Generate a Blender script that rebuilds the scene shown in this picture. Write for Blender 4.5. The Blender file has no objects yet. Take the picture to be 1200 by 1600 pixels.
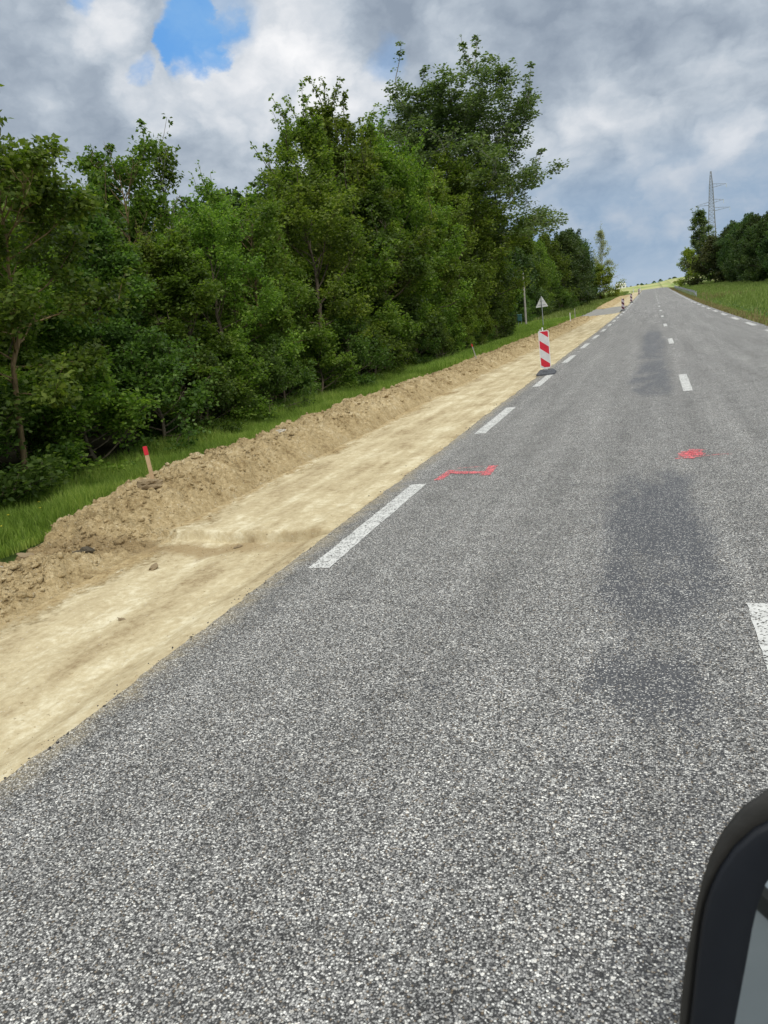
import bpy, math, random
import numpy as np
from mathutils import Matrix, Vector

# ------------------------------------------------------------------ camera, sky, sun, exposure
S = bpy.context.scene
COL = S.collection
CF = (-0.34498415, 0.90771809, -0.23881751)
CR = (0.93784326, 0.3230861, -0.12674935)
CD = (-0.03789406, -0.26769991, -0.96275687)
cam_d = bpy.data.cameras.new("camera")
cam = bpy.data.objects.new("camera", cam_d)
COL.objects.link(cam)
cam.matrix_world = Matrix(((CR[0], -CD[0], -CF[0], 0), (CR[1], -CD[1], -CF[1], 0), (CR[2], -CD[2], -CF[2], 1.9), (0, 0, 0, 1)))
cam_d.sensor_fit = 'VERTICAL'
cam_d.sensor_height = 36
cam_d.lens = 1180 / 1600 * 36
cam_d.clip_start = 0.02
cam_d.clip_end = 20000
cam_d.dof.use_dof = True
cam_d.dof.focus_distance = 9
cam_d.dof.aperture_fstop = 11
S.camera = cam
S.cycles.transparent_max_bounces = 24
S.view_settings.view_transform = 'Standard'
S.view_settings.look = 'None'
S.view_settings.exposure = 0.22
S.view_settings.gamma = 1
SUN_AZ, SUN_EL = math.radians(140), math.radians(48)     # azimuth from +Y clockwise: behind the camera, to its right
sun_d = bpy.data.lights.new("sun", 'SUN')
sun_d.energy = 1.4
sun_d.angle = math.radians(20)
sun_d.color = (1.0, 0.95, 0.86)
sun = bpy.data.objects.new("sun", sun_d)
COL.objects.link(sun)
sd = Vector((math.sin(SUN_AZ) * math.cos(SUN_EL), math.cos(SUN_AZ) * math.cos(SUN_EL), math.sin(SUN_EL)))
sun.rotation_euler = (-sd).to_track_quat('-Z', 'Y').to_euler()


class NT:
    """small helper for building node trees"""
    def __init__(s, tree):
        s.t = tree
        s.t.nodes.clear()

    def n(s, typ, ins=None, out=0, **props):
        nd = s.t.nodes.new(typ)
        for k, v in props.items():
            setattr(nd, k, v)
        for k, v in (ins or {}).items():
            sock = nd.inputs[k]
            if hasattr(v, 'is_output'):
                s.t.links.new(v, sock)
            else:
                sock.default_value = v
        return nd.outputs[out] if len(nd.outputs) else nd

    def m(s, op, a, b=0.0, c=0.0, clamp=False):
        return s.n('ShaderNodeMath', {0: a, 1: b, 2: c}, operation=op, use_clamp=clamp)

    def vm(s, op, a, b=(0, 0, 0), out=0):
        return s.n('ShaderNodeVectorMath', {0: a, 1: b}, operation=op, out=out)

    def mix(s, f, a, b, blend='MIX'):
        return s.n('ShaderNodeMix', {0: f, 6: a, 7: b}, data_type='RGBA', blend_type=blend, out=2)

    def rng(s, v, a, b, c=0.0, d=1.0, smooth=True):
        return s.n('ShaderNodeMapRange', {0: v, 1: a, 2: b, 3: c, 4: d}, interpolation_type='SMOOTHSTEP' if smooth else 'LINEAR')

    def noise(s, vec, scale, detail=4.0, rough=0.5, dist=0.0, out=0):
        return s.n('ShaderNodeTexNoise', {'Vector': vec, 'Scale': scale, 'Detail': detail, 'Roughness': rough, 'Distortion': dist}, out=out)

    def ramp(s, v, stops, interp='LINEAR'):
        nd = s.t.nodes.new('ShaderNodeValToRGB')
        nd.color_ramp.interpolation = interp
        els = nd.color_ramp.elements
        while len(els) < len(stops):
            els.new(0.5)
        for e, (p, c) in zip(els, stops):
            e.position = p
            e.color = (c, c, c, 1) if isinstance(c, (int, float)) else (*c, 1)
        s.t.links.new(v, nd.inputs[0])
        return nd.outputs[0]

    def sep(s, v):
        nd = s.t.nodes.new('ShaderNodeSeparateXYZ')
        s.t.links.new(v, nd.inputs[0])
        return nd.outputs

    def comb(s, x, y, z=0.0):
        return s.n('ShaderNodeCombineXYZ', {0: x, 1: y, 2: z})


# ---- sky: Nishita sky seen through a gap in a procedural cloud deck
W = bpy.data.worlds.new("World")
S.world = W
W.use_nodes = True
t = NT(W.node_tree)
dirv = t.n('ShaderNodeTexCoord')
dirv = dirv.node.outputs['Generated']
dx, dy, dz = t.sep(dirv)
sky = t.n('ShaderNodeTexSky', sky_type='NISHITA', sun_disc=False, sun_elevation=SUN_EL, sun_rotation=SUN_AZ, air_density=1.3, dust_density=0.3, ozone_density=2.5)
zz = t.m('ADD', t.m('MAXIMUM', dz, 0.0), 0.22)
P = t.comb(t.m('DIVIDE', dx, zz), t.m('DIVIDE', dy, zz), 0.0)
D2 = t.vm('MULTIPLY', dirv, (1.0, 1.0, 1.45))
w1 = t.vm('SUBTRACT', t.noise(D2, 9.0, 6, 0.62, out=1), (.5, .5, .5))
n1 = t.noise(t.vm('ADD', P, t.vm('MULTIPLY', w1, (.22, .22, .22))), 1.1, 6, 0.6)                 # layered deck, flattened towards the horizon
n2 = t.noise(t.vm('ADD', D2, t.vm('MULTIPLY', w1, (.07, .07, .07))), 4.6, 9, 0.60)               # heaps
nb = t.noise(t.vm('ADD', D2, t.vm('MULTIPLY', w1, (.05, .05, .05))), 13.0, 4, 0.5)
bil = t.m('MULTIPLY', t.m('ABSOLUTE', t.m('SUBTRACT', nb, .5)), 4.0)
dw = t.vm('NORMALIZE', t.vm('ADD', dirv, t.vm('MULTIPLY', w1, (.085, .085, .07))))


def blob(d, r_in, r_out):
    v = Vector(d).normalized()
    dot = t.vm('DOT_PRODUCT', dw, tuple(v), out=1)
    return t.rng(dot, math.cos(r_out), math.cos(r_in))


def pill(lst):
    o = None
    for d, a, b in lst:
        x = blob(d, a, b)
        o = x if o is None else t.m('MAXIMUM', o, x)
    return o


val = t.m('ADD', t.m('ADD', t.m('MULTIPLY', n1, 0.36), t.m('MULTIPLY', n2, 0.64)), t.m('MULTIPLY', t.m('SUBTRACT', bil, .28), .13))
bright = pill([((-.516, .809, .272), .01, .060), ((-.463, .843, .272), .015, .075), ((-.415, .865, .276), .01, .070), ((-.36, .887, .275), .0, .065), ((-.537, .775, .345), .0, .05), ((-.307, .91, .270), .0, .05)])
bright2 = pill([((.06, .978, .201), .004, .05), ((-.02, .978, .195), .0, .05), ((.10, .974, .215), .0, .05), ((-.077, .982, .17), .0, .045), ((.09, .98, .15), .0, .04), ((-.348, .877, .335), .0, .07), ((-.19, .95, .25), .0, .05)])
darkb = pill([((.03, .965, .265), .03, .11), ((.13, .965, .255), .03, .11), ((-.07, .959, .30), .02, .10), ((-.62, .735, .285), .02, .10), ((-.58, .77, .25), .0, .07), ((-.27, .92, .32), .0, .06)])
dark2 = pill([((.06, .99, .165), .0, .05), ((-.05, .99, .125), .0, .05)])
val = t.m('ADD', t.m('MULTIPLY', t.m('SUBTRACT', val, .50), 1.05), .54)
val = t.m('ADD', val, t.m('MULTIPLY', bright, 0.17))
val = t.m('ADD', val, t.m('MULTIPLY', bright2, 0.10))
val = t.m('SUBTRACT', val, t.m('MULTIPLY', darkb, 0.12))
val = t.m('SUBTRACT', val, t.m('MULTIPLY', dark2, 0.07))
cloud = t.ramp(val, [(0.36, (.24, .29, .36)), (0.46, (.325, .38, .45)), (0.54, (.42, .475, .54)), (0.63, (.54, .58, .63)), (0.72, (.68, .70, .73)), (0.84, (.84, .84, .85))])
slate = t.ramp(val, [(0.38, (.20, .30, .44)), (0.52, (.27, .37, .50)), (0.68, (.42, .48, .56))])
lowmask = t.rng(dz, 0.20, 0.085)
cloud = t.mix(t.m('MULTIPLY', lowmask, 0.88), cloud, slate)
cloud = t.mix(t.m('MULTIPLY', t.rng(dz, 0.07, 0.0), .7), cloud, (.36, .45, .56, 1))
gap = pill([((-.454, .818, .358), .010, .036), ((-.465, .824, .325), .018, .050), ((-.445, .841, .309), .004, .028), ((-.490, .812, .316), .004, .026), ((-.463, .834, .303), .004, .026)])
gap = t.m('MAXIMUM', gap, t.m('MULTIPLY', pill([((-.522, .800, .296), .0, .022), ((-.546, .756, .368), .0, .024), ((-.425, .84, .335), .0, .045)]), .62))
thin = t.m('MULTIPLY', pill([((-0.277, .917, .292), .0, .03), ((-.43, .84, .35), .0, .05)]), 0.35)
up = t.vm('MULTIPLY', t.comb(t.rng(dz, 0.40, 0.9, 1.0, 2.75), t.rng(dz, 0.40, 0.9, 1.0, 2.5), t.rng(dz, 0.40, 0.9, 1.0, 2.2)), (10.0, 10.0, 10.0))
cloud10 = t.vm('MULTIPLY', cloud, up)
blue = t.vm('MULTIPLY', sky, (0.75, 0.95, 1.15))
blue = t.mix(.65, blue, t.mix(t.rng(n2, .40, .62), (1.1, 3.3, 7.2, 1), (2.0, 4.2, 7.4, 1)))
gm = t.rng(gap, .03, .25)
edge = t.rng(t.m('SUBTRACT', gap, t.m('MULTIPLY', t.m('SUBTRACT', val, .60), 2.2)), .30, .95)
edge = t.m('MULTIPLY', edge, gm)
final = t.mix(t.m('MAXIMUM', edge, thin), cloud10, blue)
W.cycles.sampling_method = 'MANUAL'
W.cycles.sample_map_resolution = 512
bg = t.n('ShaderNodeBackground', {'Color': final, 'Strength': 0.1})
t.n('ShaderNodeOutputWorld', {'Surface': bg})

# ------------------------------------------------------------------ helpers
MATS = {}


def mat(name, fn):
    m = bpy.data.materials.new(name)
    m.use_nodes = True
    tt = NT(m.node_tree)
    sh, disp = fn(tt)
    ins = {'Surface': sh}
    tt.n('ShaderNodeOutputMaterial', ins)
    MATS[name] = m
    return m


def bsdf(t, col, rough=0.8, spec=0.3, normal=None, metal=0.0):
    d = {'Base Color': col, 'Roughness': rough, 'Specular IOR Level': spec, 'Metallic': metal}
    if normal is not None:
        d['Normal'] = normal
    return t.n('ShaderNodeBsdfPrincipled', d)


def bump(t, h, strength=0.5, dist=0.01):
    return t.n('ShaderNodeBump', {'Height': h, 'Strength': strength, 'Distance': dist})


def simple(name, col, rough=0.6, spec=0.3, var=0.12, scale=6.0, metal=0.0, bmp=0.0):
    def f(t):
        co = t.n('ShaderNodeTexCoord', out=3)
        n = t.noise(co, scale, 6, 0.6)
        v = t.rng(n, 0.3, 0.7, 1 - var, 1 + var, False)
        c = t.vm('SCALE', tuple(col))
        t.t.links.new(v, c.node.inputs['Scale'])
        nm = bump(t, n, bmp, 0.01) if bmp else None
        return bsdf(t, c, rough, spec, nm, metal), None
    return mat(name, f)


def mesh_np(name, V, F=None, mats=None, Q=None, smooth=False, T=None):
    """mesh from numpy: Q = quads (n,4) and or T = triangles (n,3)"""
    me = bpy.data.meshes.new(name)
    V = np.asarray(V, dtype=np.float32)
    me.vertices.add(len(V))
    me.vertices.foreach_set('co', V.ravel())
    q = np.zeros((0, 4), int) if Q is None else np.asarray(Q, int)
    tr = np.zeros((0, 3), int) if T is None else np.asarray(T, int)
    nl = q.size + tr.size
    me.loops.add(nl)
    me.loops.foreach_set('vertex_index', np.concatenate([q.ravel(), tr.ravel()]).astype(np.int32))
    me.polygons.add(len(q) + len(tr))
    st = np.concatenate([np.arange(len(q)) * 4, q.size + np.arange(len(tr)) * 3])
    tot = np.concatenate([np.full(len(q), 4), np.full(len(tr), 3)])
    me.polygons.foreach_set('loop_start', st.astype(np.int32))
    me.polygons.foreach_set('loop_total', tot.astype(np.int32))
    if smooth:
        me.polygons.foreach_set('use_smooth', np.ones(len(q) + len(tr), bool))
    me.update(calc_edges=True)
    for m in (mats or []):
        me.materials.append(m)
    return me


def obj(name, me, parent=None, **props):
    o = bpy.data.objects.new(name, me)
    COL.objects.link(o)
    if parent:
        o.parent = parent
    for k, v in props.items():
        o[k] = v
    return o


def empty(name, loc, label, cat, group=None, rz=0.0):
    o = bpy.data.objects.new(name, None)
    o.empty_display_size = 0.2
    COL.objects.link(o)
    o.location = loc
    o.rotation_euler = (0, 0, rz)
    o['label'] = label
    o['category'] = cat
    if group:
        o['group'] = group
    return o


def copy_thing(src, loc, rz=0, scale=1.0, label=None, group=None, kids=None):
    r = src.copy()
    COL.objects.link(r)
    r.location = loc
    r.rotation_euler = rz if isinstance(rz, tuple) else (0, 0, rz)
    r.scale = scale if isinstance(scale, tuple) else (scale,) * 3
    if label:
        r['label'] = label
    if group:
        r['group'] = group
    for ch in src.children:
        c = ch.copy()
        COL.objects.link(c)
        c.parent = r
        for g in ch.children:
            d = g.copy()
            COL.objects.link(d)
            d.parent = c
    return r


class MB:
    """collects simple solids in one mesh"""
    def __init__(s):
        s.v, s.f = [], []

    def add(s, vs, fs):
        b = len(s.v)
        s.v += [tuple(x) for x in vs]
        s.f += [tuple(i + b for i in f) for f in fs]

    def box(s, c, size, rot=None):
        hx, hy, hz = [a / 2 for a in size]
        vs = [Vector((x, y, z)) for x in (-hx, hx) for y in (-hy, hy) for z in (-hz, hz)]
        if rot:
            vs = [rot @ v for v in vs]
        vs = [v + Vector(c) for v in vs]
        s.add(vs, [(0, 1, 3, 2), (4, 6, 7, 5), (0, 4, 5, 1), (2, 3, 7, 6), (0, 2, 6, 4), (1, 5, 7, 3)])

    def bar(s, a, b, r0, r1=None, n=8, caps=True):
        r1 = r0 if r1 is None else r1
        a, b = Vector(a), Vector(b)
        d = (b - a).normalized()
        u = d.orthogonal().normalized()
        w = d.cross(u)
        vs = []
        for p, r in ((a, r0), (b, r1)):
            vs += [p + (u * math.cos(2 * math.pi * i / n) + w * math.sin(2 * math.pi * i / n)) * r for i in range(n)]
        fs = [(i, (i + 1) % n, n + (i + 1) % n, n + i) for i in range(n)]
        if caps:
            fs += [tuple(range(n))[::-1], tuple(range(n, 2 * n))]
        s.add(vs, fs)

    def prism(s, pts, y0, y1):
        """outline in x,z extruded from y0 to y1"""
        n = len(pts)
        s.add([(x, y0, z) for x, z in pts] + [(x, y1, z) for x, z in pts],
              [tuple(range(n))[::-1], tuple(range(n, 2 * n))] + [(i, (i + 1) % n, n + (i + 1) % n, n + i) for i in range(n)][::1])

    def loft(s, rings, caps=True):
        n = len(rings[0])
        vs = [v for r in rings for v in r]
        fs = []
        for k in range(len(rings) - 1):
            for i in range(n):
                fs.append((k * n + i, k * n + (i + 1) % n, (k + 1) * n + (i + 1) % n, (k + 1) * n + i))
        if caps:
            fs += [tuple(range(n))[::-1], tuple(range((len(rings) - 1) * n, len(rings) * n))]
        s.add(vs, fs)

    def build(s, name, m, parent=None, bevel=0.0, smooth=False, **props):
        me = bpy.data.meshes.new(name)
        me.from_pydata(s.v, [], s.f)
        import bmesh
        bm = bmesh.new()
        bm.from_mesh(me)
        bmesh.ops.recalc_face_normals(bm, faces=bm.faces)
        if bevel:
            bmesh.ops.bevel(bm, geom=list(bm.edges), offset=bevel, segments=2, affect='EDGES', clamp_overlap=True)
        bm.to_mesh(me)
        bm.free()
        if smooth:
            for p in me.polygons:
                p.use_smooth = True
        for x in (m if isinstance(m, (list, tuple)) else [m]):
            me.materials.append(x)
        return obj(name, me, parent, **props)


# value noise in numpy
_rs = np.random.RandomState(5)
_tab = _rs.rand(256, 256)


def vn(x, y):
    xi, yi = np.floor(x).astype(int), np.floor(y).astype(int)
    fx, fy = x - xi, y - yi
    fx, fy = fx * fx * (3 - 2 * fx), fy * fy * (3 - 2 * fy)
    a, b = _tab[xi % 256, yi % 256], _tab[(xi + 1) % 256, yi % 256]
    c, d = _tab[xi % 256, (yi + 1) % 256], _tab[(xi + 1) % 256, (yi + 1) % 256]
    return (a * (1 - fx) + b * fx) * (1 - fy) + (c * (1 - fx) + d * fx) * fy


def fbm(x, y, s=1.0, o=4, g=0.5):
    r, a, tot = 0, 1.0, 0
    for k in range(o):
        r = r + a * (vn(x * s + 17.3 * k, y * s + 9.1 * k) - .5)
        tot += a
        a *= g
        s *= 2.03
    return r / tot


def sst(x, a, b):
    u = np.clip((x - a) / (b - a), 0, 1)
    return u * u * (3 - 2 * u)


_ry = np.array([-400, 45, 60, 75, 95, 130, 165, 190, 217, 250, 280, 320, 600, 9000.])
_rz = np.array([0, 0, .04, .09, .25, .60, 1.0, 1.22, 1.58, 1.98, 2.12, 2.05, 0.5, 0.5])


def rz(y):
    y = np.asarray(y, float)
    return (np.interp(y - 4, _ry, _rz) + np.interp(y, _ry, _rz) + np.interp(y + 4, _ry, _rz)) / 3


def ground_z(x, y):
    x, y = np.asarray(x, float), np.asarray(y, float)
    b = rz(np.clip(y, -400, 300))
    left = -0.06 - 0.14 * sst(-x, 7.6, 9.2) + 0.02 * np.maximum(-x - 12, 0) * sst(-x, 12, 16)
    left = np.minimum(left, 1.5)
    mid = np.full_like(x + y, -0.30)
    right = -0.035 - 0.10 * sst(x, 4.3, 5.2) + 0.16 * sst(x, 5.4, 9.0)
    z = np.where(x < -7.35, left, np.where(x > 4.02, right, mid))
    z = np.where((x > -7.35) & (x < -7.0), -0.1, z)
    z = z + b + 0.05 * fbm(x, y, .5, 3) * sst(np.abs(x), 6, 9)
    far = sst(y, 285, 600)
    z = z + far * (4.4 + 0.055 * np.clip(x, -60, 200) + .8 * fbm(x, y, .02, 3)) * (1 - .9 * sst(y, 650, 1400)) - .35 * sst(y, 285, 330) * (np.abs(x) < 8)
    return z


def grid_sheet(xs, ys, zf, name, mats, smooth=True, warp=None):
    X, Y = np.meshgrid(xs, ys)
    if warp is not None:
        X, Y = warp(X, Y)
    Z = zf(X, Y)
    V = np.stack([X, Y, Z], -1).reshape(-1, 3)
    nx, ny = len(xs), len(ys)
    i = (np.arange(ny - 1)[:, None] * nx + np.arange(nx - 1)[None]).ravel()
    Q = np.stack([i, i + 1, i + nx + 1, i + nx], -1)
    return mesh_np(name, V, mats=mats, Q=Q, smooth=smooth)


# ------------------------------------------------------------------ materials of the setting
def m_ground(t):
    co = t.n('ShaderNodeNewGeometry')
    x, y, z = t.sep(co)
    n = t.noise(co, 1.6, 6, 0.6)
    nb = t.noise(co, 0.05, 4, 0.6)
    g = t.ramp(n, [(0.3, (.030, .062, .014)), (0.5, (.055, .105, .022)), (0.7, (.10, .14, .04))])
    litter = t.ramp(n, [(0.3, (.020, .022, .010)), (0.7, (.055, .050, .028))])
    wood = t.m('MULTIPLY', t.rng(x, -8.8, -9.8), 1.0)
    c = t.mix(wood, g, litter)
    fieldc = t.ramp(t.noise(t.vm('MULTIPLY', co, (1, .25, 1)), .05, 6, .62), [(0.32, (.18, .27, .08)), (0.47, (.30, .37, .12)), (0.56, (.46, .44, .22)), (0.7, (.36, .42, .15))])  # pale crop colours, brightened to stand in for sunlight on the far field
    c = t.mix(t.m('MULTIPLY', t.rng(x, 4.9, 4.2), t.m('GREATER_THAN', x, 3.9)), c, (.17, .15, .075, 1))
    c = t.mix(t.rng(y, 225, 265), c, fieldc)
    return bsdf(t, c, 0.95, 0.1, bump(t, n, .8, .08)), None


def m_asphalt(t):
    co = t.n('ShaderNodeNewGeometry')
    x, y, z = t.sep(co)
    cw = t.vm('ADD', co, t.vm('SCALE', t.noise(co, 60, 2, out=1)))
    cw.node.inputs[1].links[0].from_node.inputs['Scale'].default_value = 0.006
    vor = t.n('ShaderNodeTexVoronoi', {'Vector': cw, 'Scale': 126.0, 'Randomness': 1.0}, voronoi_dimensions='2D')
    vn_ = vor.node
    r, g_, b_ = t.sep(t.n('ShaderNodeVectorMath', {0: vn_.outputs['Color'], 1: (0, 0, 0)}, operation='ADD'))
    stone = t.ramp(r, [(0.0, (.040, .039, .037)), (0.28, (.095, .093, .088)), (0.50, (.165, .162, .154)), (0.66, (.265, .26, .25)), (0.84, (.46, .45, .43)), (0.95, (.78, .77, .72))])
    tint = t.mix(t.m('MULTIPLY', t.m('GREATER_THAN', g_, .93), .45), stone, (.30, .22, .13, 1))
    dist = vn_.outputs['Distance']
    gapm = t.rng(dist, 0.30, 0.58)
    c = t.mix(t.m('MULTIPLY', gapm, .75), tint, (.018, .019, .022, 1))
    # second, finer chips
    v2 = t.n('ShaderNodeTexVoronoi', {'Vector': co, 'Scale': 190.0}, voronoi_dimensions='2D')
    r2 = t.sep(t.n('ShaderNodeVectorMath', {0: v2.node.outputs['Color'], 1: (0, 0, 0)}, operation='ADD'))[0]
    c = t.mix(t.m('MULTIPLY', t.m('GREATER_THAN', r2, .80), .55), c, (.42, .42, .40, 1))
    # sparse larger stones of mixed tone
    v3 = t.n('ShaderNodeTexVoronoi', {'Vector': cw, 'Scale': 62.0}, voronoi_dimensions='2D').node
    r3, g3, b3 = t.sep(t.n('ShaderNodeVectorMath', {0: v3.outputs['Color'], 1: (0, 0, 0)}, operation='ADD'))
    bigm = t.m('MULTIPLY', t.m('GREATER_THAN', r3, .80), t.m('LESS_THAN', v3.outputs['Distance'], t.m('ADD', .20, t.m('MULTIPLY', g3, .22))))
    c = t.mix(bigm, c, t.ramp(b3, [(0.1, (.07, .07, .07)), (.4, (.20, .195, .185)), (.7, (.40, .385, .35)), (.95, (.78, .76, .70))]))
    # wear streaks along the driving direction
    st = t.noise(t.vm('MULTIPLY', co, (1.1, .06, 1)), 2.2, 5, .6)
    mott = t.noise(co, 3.2, 5, .65)
    k = t.m('ADD', t.rng(st, .3, .7, .90, 1.36, False), t.rng(mott, .3, .7, -.16, .16, False))
    # wheel paths polished darker, far surface paler
    kk = t.vm('SCALE', c)
    t.t.links.new(k, kk.node.inputs['Scale'])
    c = kk
    # bitumen bleeding through in the left wheel path of the far lane side
    wob = t.noise(t.vm('MULTIPLY', co, (1, .35, 1)), 1.1, 5, .62)
    xx = t.m('ADD', x, t.m('MULTIPLY', t.m('SUBTRACT', wob, .5), .7))
    band = t.rng(t.m('ABSOLUTE', t.m('ADD', xx, .08)), .62, .16)
    wide = t.rng(t.m('ABSOLUTE', t.m('ADD', xx, .14)), .75, .3)
    yn = t.m('DIVIDE', y, 50.0)
    yr = t.ramp(yn, [(0.0, .1), (0.062, .22), (0.072, .62), (0.083, .32), (0.094, .60), (0.115, .86), (0.145, .92), (0.163, .72), (0.175, .12), (0.29, .2), (0.32, .72), (0.40, .82), (0.45, .5), (0.53, .7), (0.72, .75), (0.8, .3), (1.0, .1)])
    hole = t.noise(t.vm('MULTIPLY', co, (1, .45, 1)), 2.3, 5, .65)
    mk = t.m('MULTIPLY', t.m('MULTIPLY', band, yr), t.rng(hole, .30, .58, .45, 1.2))
    patch = t.noise(t.vm('ADD', co, (3, 7, 0)), 1.35, 5, .62)
    mk = t.m('MAXIMUM', mk, t.m('MULTIPLY', t.rng(patch, .58, .76), .46))
    mk = t.m('MAXIMUM', mk, t.m('MULTIPLY', t.m('MULTIPLY', wide, yr), .32))
    dith = t.m('ADD', t.m('MULTIPLY', r2, .5), t.m('MULTIPLY', g_, .5))
    cover = t.rng(t.m('SUBTRACT', t.m('ADD', t.m('MULTIPLY', mk, 1.22), t.m('MULTIPLY', t.m('SUBTRACT', mott, .5), .30)), dith), -.14, .12)
    cover = t.m('MULTIPLY', cover, t.m('SUBTRACT', .94, t.m('MULTIPLY', t.m('GREATER_THAN', r, .86), .75)))
    c = t.mix(cover, c, t.mix(t.m('MULTIPLY', r, .8), (.040, .041, .046, 1), (.105, .107, .115, 1)))
    # sand carried over the left edge
    en = t.noise(co, 5.0, 5, .7)
    sand = t.m('MULTIPLY', t.rng(t.m('ADD', x, t.m('MULTIPLY', en, .55)), -2.55, -2.92), t.rng(r2, .1, .8, .15, .95))
    c = t.mix(sand, c, (.44, .36, .21, 1))
    h = t.m('ADD', t.m('SUBTRACT', 1.0, dist), t.m('MULTIPLY', r, .5))
    h = t.m('MULTIPLY', h, t.m('SUBTRACT', 1.0, t.m('MULTIPLY', cover, .8)))
    return bsdf(t, c, t.m('SUBTRACT', .72, t.m('MULTIPLY', cover, .22)), 0.35, bump(t, h, .7, .006)), None


def m_dirt(loose):
    def f(t):
        co = t.n('ShaderNodeNewGeometry')
        x, y, z = t.sep(co)
        big = t.noise(co, 1.5, 6, .62)
        fine = t.noise(co, 14, 8, .72)
        crumb = t.n('ShaderNodeTexVoronoi', {'Vector': t.vm('ADD', co, t.vm('MULTIPLY', t.vm('SUBTRACT', t.noise(co, 30, 3, out=1), (.5, .5, .5)), (.05, .05, .05))), 'Scale': 24.0, 'Detail': 2.0, 'Roughness': .7}, feature='F1')
        grit = t.noise(co, 70, 3, .7)
        cl = t.ramp(t.m('ADD', t.m('MULTIPLY', big, .40), t.m('MULTIPLY', fine, .60)), [(0.36, (.23, .160, .075)), (0.46, (.43, .325, .170)), (0.55, (.55, .43, .24)), (0.66, (.74, .63, .41))])
        track = t.noise(t.vm('MULTIPLY', co, (2.6, .10, 1)), 1.9, 5, .55)
        blot = t.noise(t.vm('MULTIPLY', co, (1, .5, 1)), 1.9, 9, .68)
        cc = t.ramp(t.m('ADD', t.m('ADD', t.m('MULTIPLY', blot, .46), t.m('MULTIPLY', track, .22)), t.m('MULTIPLY', fine, .32)), [(0.38, (.30, .225, .125)), (0.46, (.47, .385, .235)), (0.53, (.58, .495, .315)), (0.60, (.74, .67, .48))])
        edge = t.m('ADD', x, t.m('ADD', t.m('MULTIPLY', t.m('SUBTRACT', big, .5), 1.2), t.m('MULTIPLY', t.m('SUBTRACT', fine, .5), .7)))
        lo = t.rng(edge, -4.95, -5.25)
        c = t.mix(lo, cc, cl)
        # shadowed edge of the cut step across the lane, painted as darker clay
        near = t.m('MULTIPLY', t.rng(t.m('ABSOLUTE', t.m('SUBTRACT', t.m('ADD', y, t.m('MULTIPLY', t.m('SUBTRACT', blot, .5), 1.0)), 6.55)), .30, .08), t.rng(x, -3.1, -4.4, .25, .85))
        c = t.mix(near, c, (.33, .24, .125, 1))
        # pebbles pressed in, dark specks
        c = t.mix(t.m('MULTIPLY', t.rng(grit, .62, .8), .35), c, (.12, .095, .06, 1))
        c = t.mix(t.m('MULTIPLY', t.rng(t.noise(co, 38, 2, .5), .66, .72), .45), c, (.70, .66, .55, 1))
        h = t.m('ADD', t.m('ADD', t.m('MULTIPLY', fine, .55), t.m('MULTIPLY', grit, .22)), t.m('MULTIPLY', t.m('MULTIPLY', crumb, lo), -.55))
        return bsdf(t, c, .95, .1, bump(t, h, .9, .035 if loose else .016)), None
    return f


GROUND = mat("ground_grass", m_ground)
ASPH = mat("chipseal_asphalt", m_asphalt)
LANE = mat("compacted_clay", m_dirt(False))
SOIL = mat("loose_clay", m_dirt(True))


def m_side(t):
    co = t.n('ShaderNodeNewGeometry')
    n = t.noise(co, 1.5, 6, .7)
    c = t.ramp(n, [(0.3, (.20, .20, .19)), (0.6, (.32, .31, .28)), (0.75, (.42, .37, .26))])
    return bsdf(t, c, .9, .2), None


SIDE = mat("side_road_asphalt", m_side)


def m_paint(col, lo, hi, al=1.0):
    def f(t):
        co = t.n('ShaderNodeNewGeometry')
        vor = t.n('ShaderNodeTexVoronoi', {'Vector': co, 'Scale': 88.0}, voronoi_dimensions='2D').node
        r = t.sep(t.n('ShaderNodeVectorMath', {0: vor.outputs['Color'], 1: (0, 0, 0)}, operation='ADD'))[1]
        n = t.noise(co, 9, 5, .7)
        k = t.m('ADD', t.m('MULTIPLY', r, .5), t.m('MULTIPLY', n, .5))
        a = t.rng(k, lo, hi)
        v = t.rng(n, .3, .7, .8, 1.08, False)
        c = t.vm('SCALE', col)
        t.t.links.new(v, c.node.inputs['Scale'])
        h = t.m('SUBTRACT', 1.0, vor.outputs['Distance'])
        b = bsdf(t, c, .6, .3, bump(t, h, .5, .004))
        tr = t.n('ShaderNodeBsdfTransparent')
        return t.n('ShaderNodeMixShader', {0: t.m('MULTIPLY', a, al), 1: tr, 2: b}), None
    return f


WHITE_LINE = mat("worn_white_line", m_paint((.70, .70, .67), .25, .42, .95))
RED_PAINT = mat("red_spray_paint", m_paint((.88, .20, .22), .34, .60))
RED_BLOT = mat("speckled_red_spray", m_paint((.88, .19, .21), .38, .62))
RED_FAINT = mat("faint_red_spray", m_paint((.80, .16, .16), .46, .66))

# ------------------------------------------------------------------ ground, road, earthworks
ysg = np.concatenate([np.arange(-60, 0, 3.), np.arange(0, 40, .5), np.arange(40, 120, 2.), np.arange(120, 340, 4.), np.arange(340, 1500, 25.), np.geomspace(1500, 9000, 10)])
xsg = np.concatenate([-np.geomspace(9000, 60, 16), np.arange(-56, -14, 2.), np.arange(-14, -7.5, .35), [-7.36, -7.34, -7.0, -6.99, -5, -3, 0, 2, 4.0, 4.03], np.arange(4.1, 10, .3), np.arange(10, 60, 2.), np.geomspace(60, 9000, 16)])
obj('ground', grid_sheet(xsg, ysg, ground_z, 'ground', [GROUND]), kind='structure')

ysr = np.concatenate([np.arange(-40, 0, .5), np.arange(0, 25, .06), np.arange(25, 60, .25), np.arange(60, 330, 2.)])


def bend(y):
    return -0.0035 * np.maximum(y - 235, 0) ** 2 * .3


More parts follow.
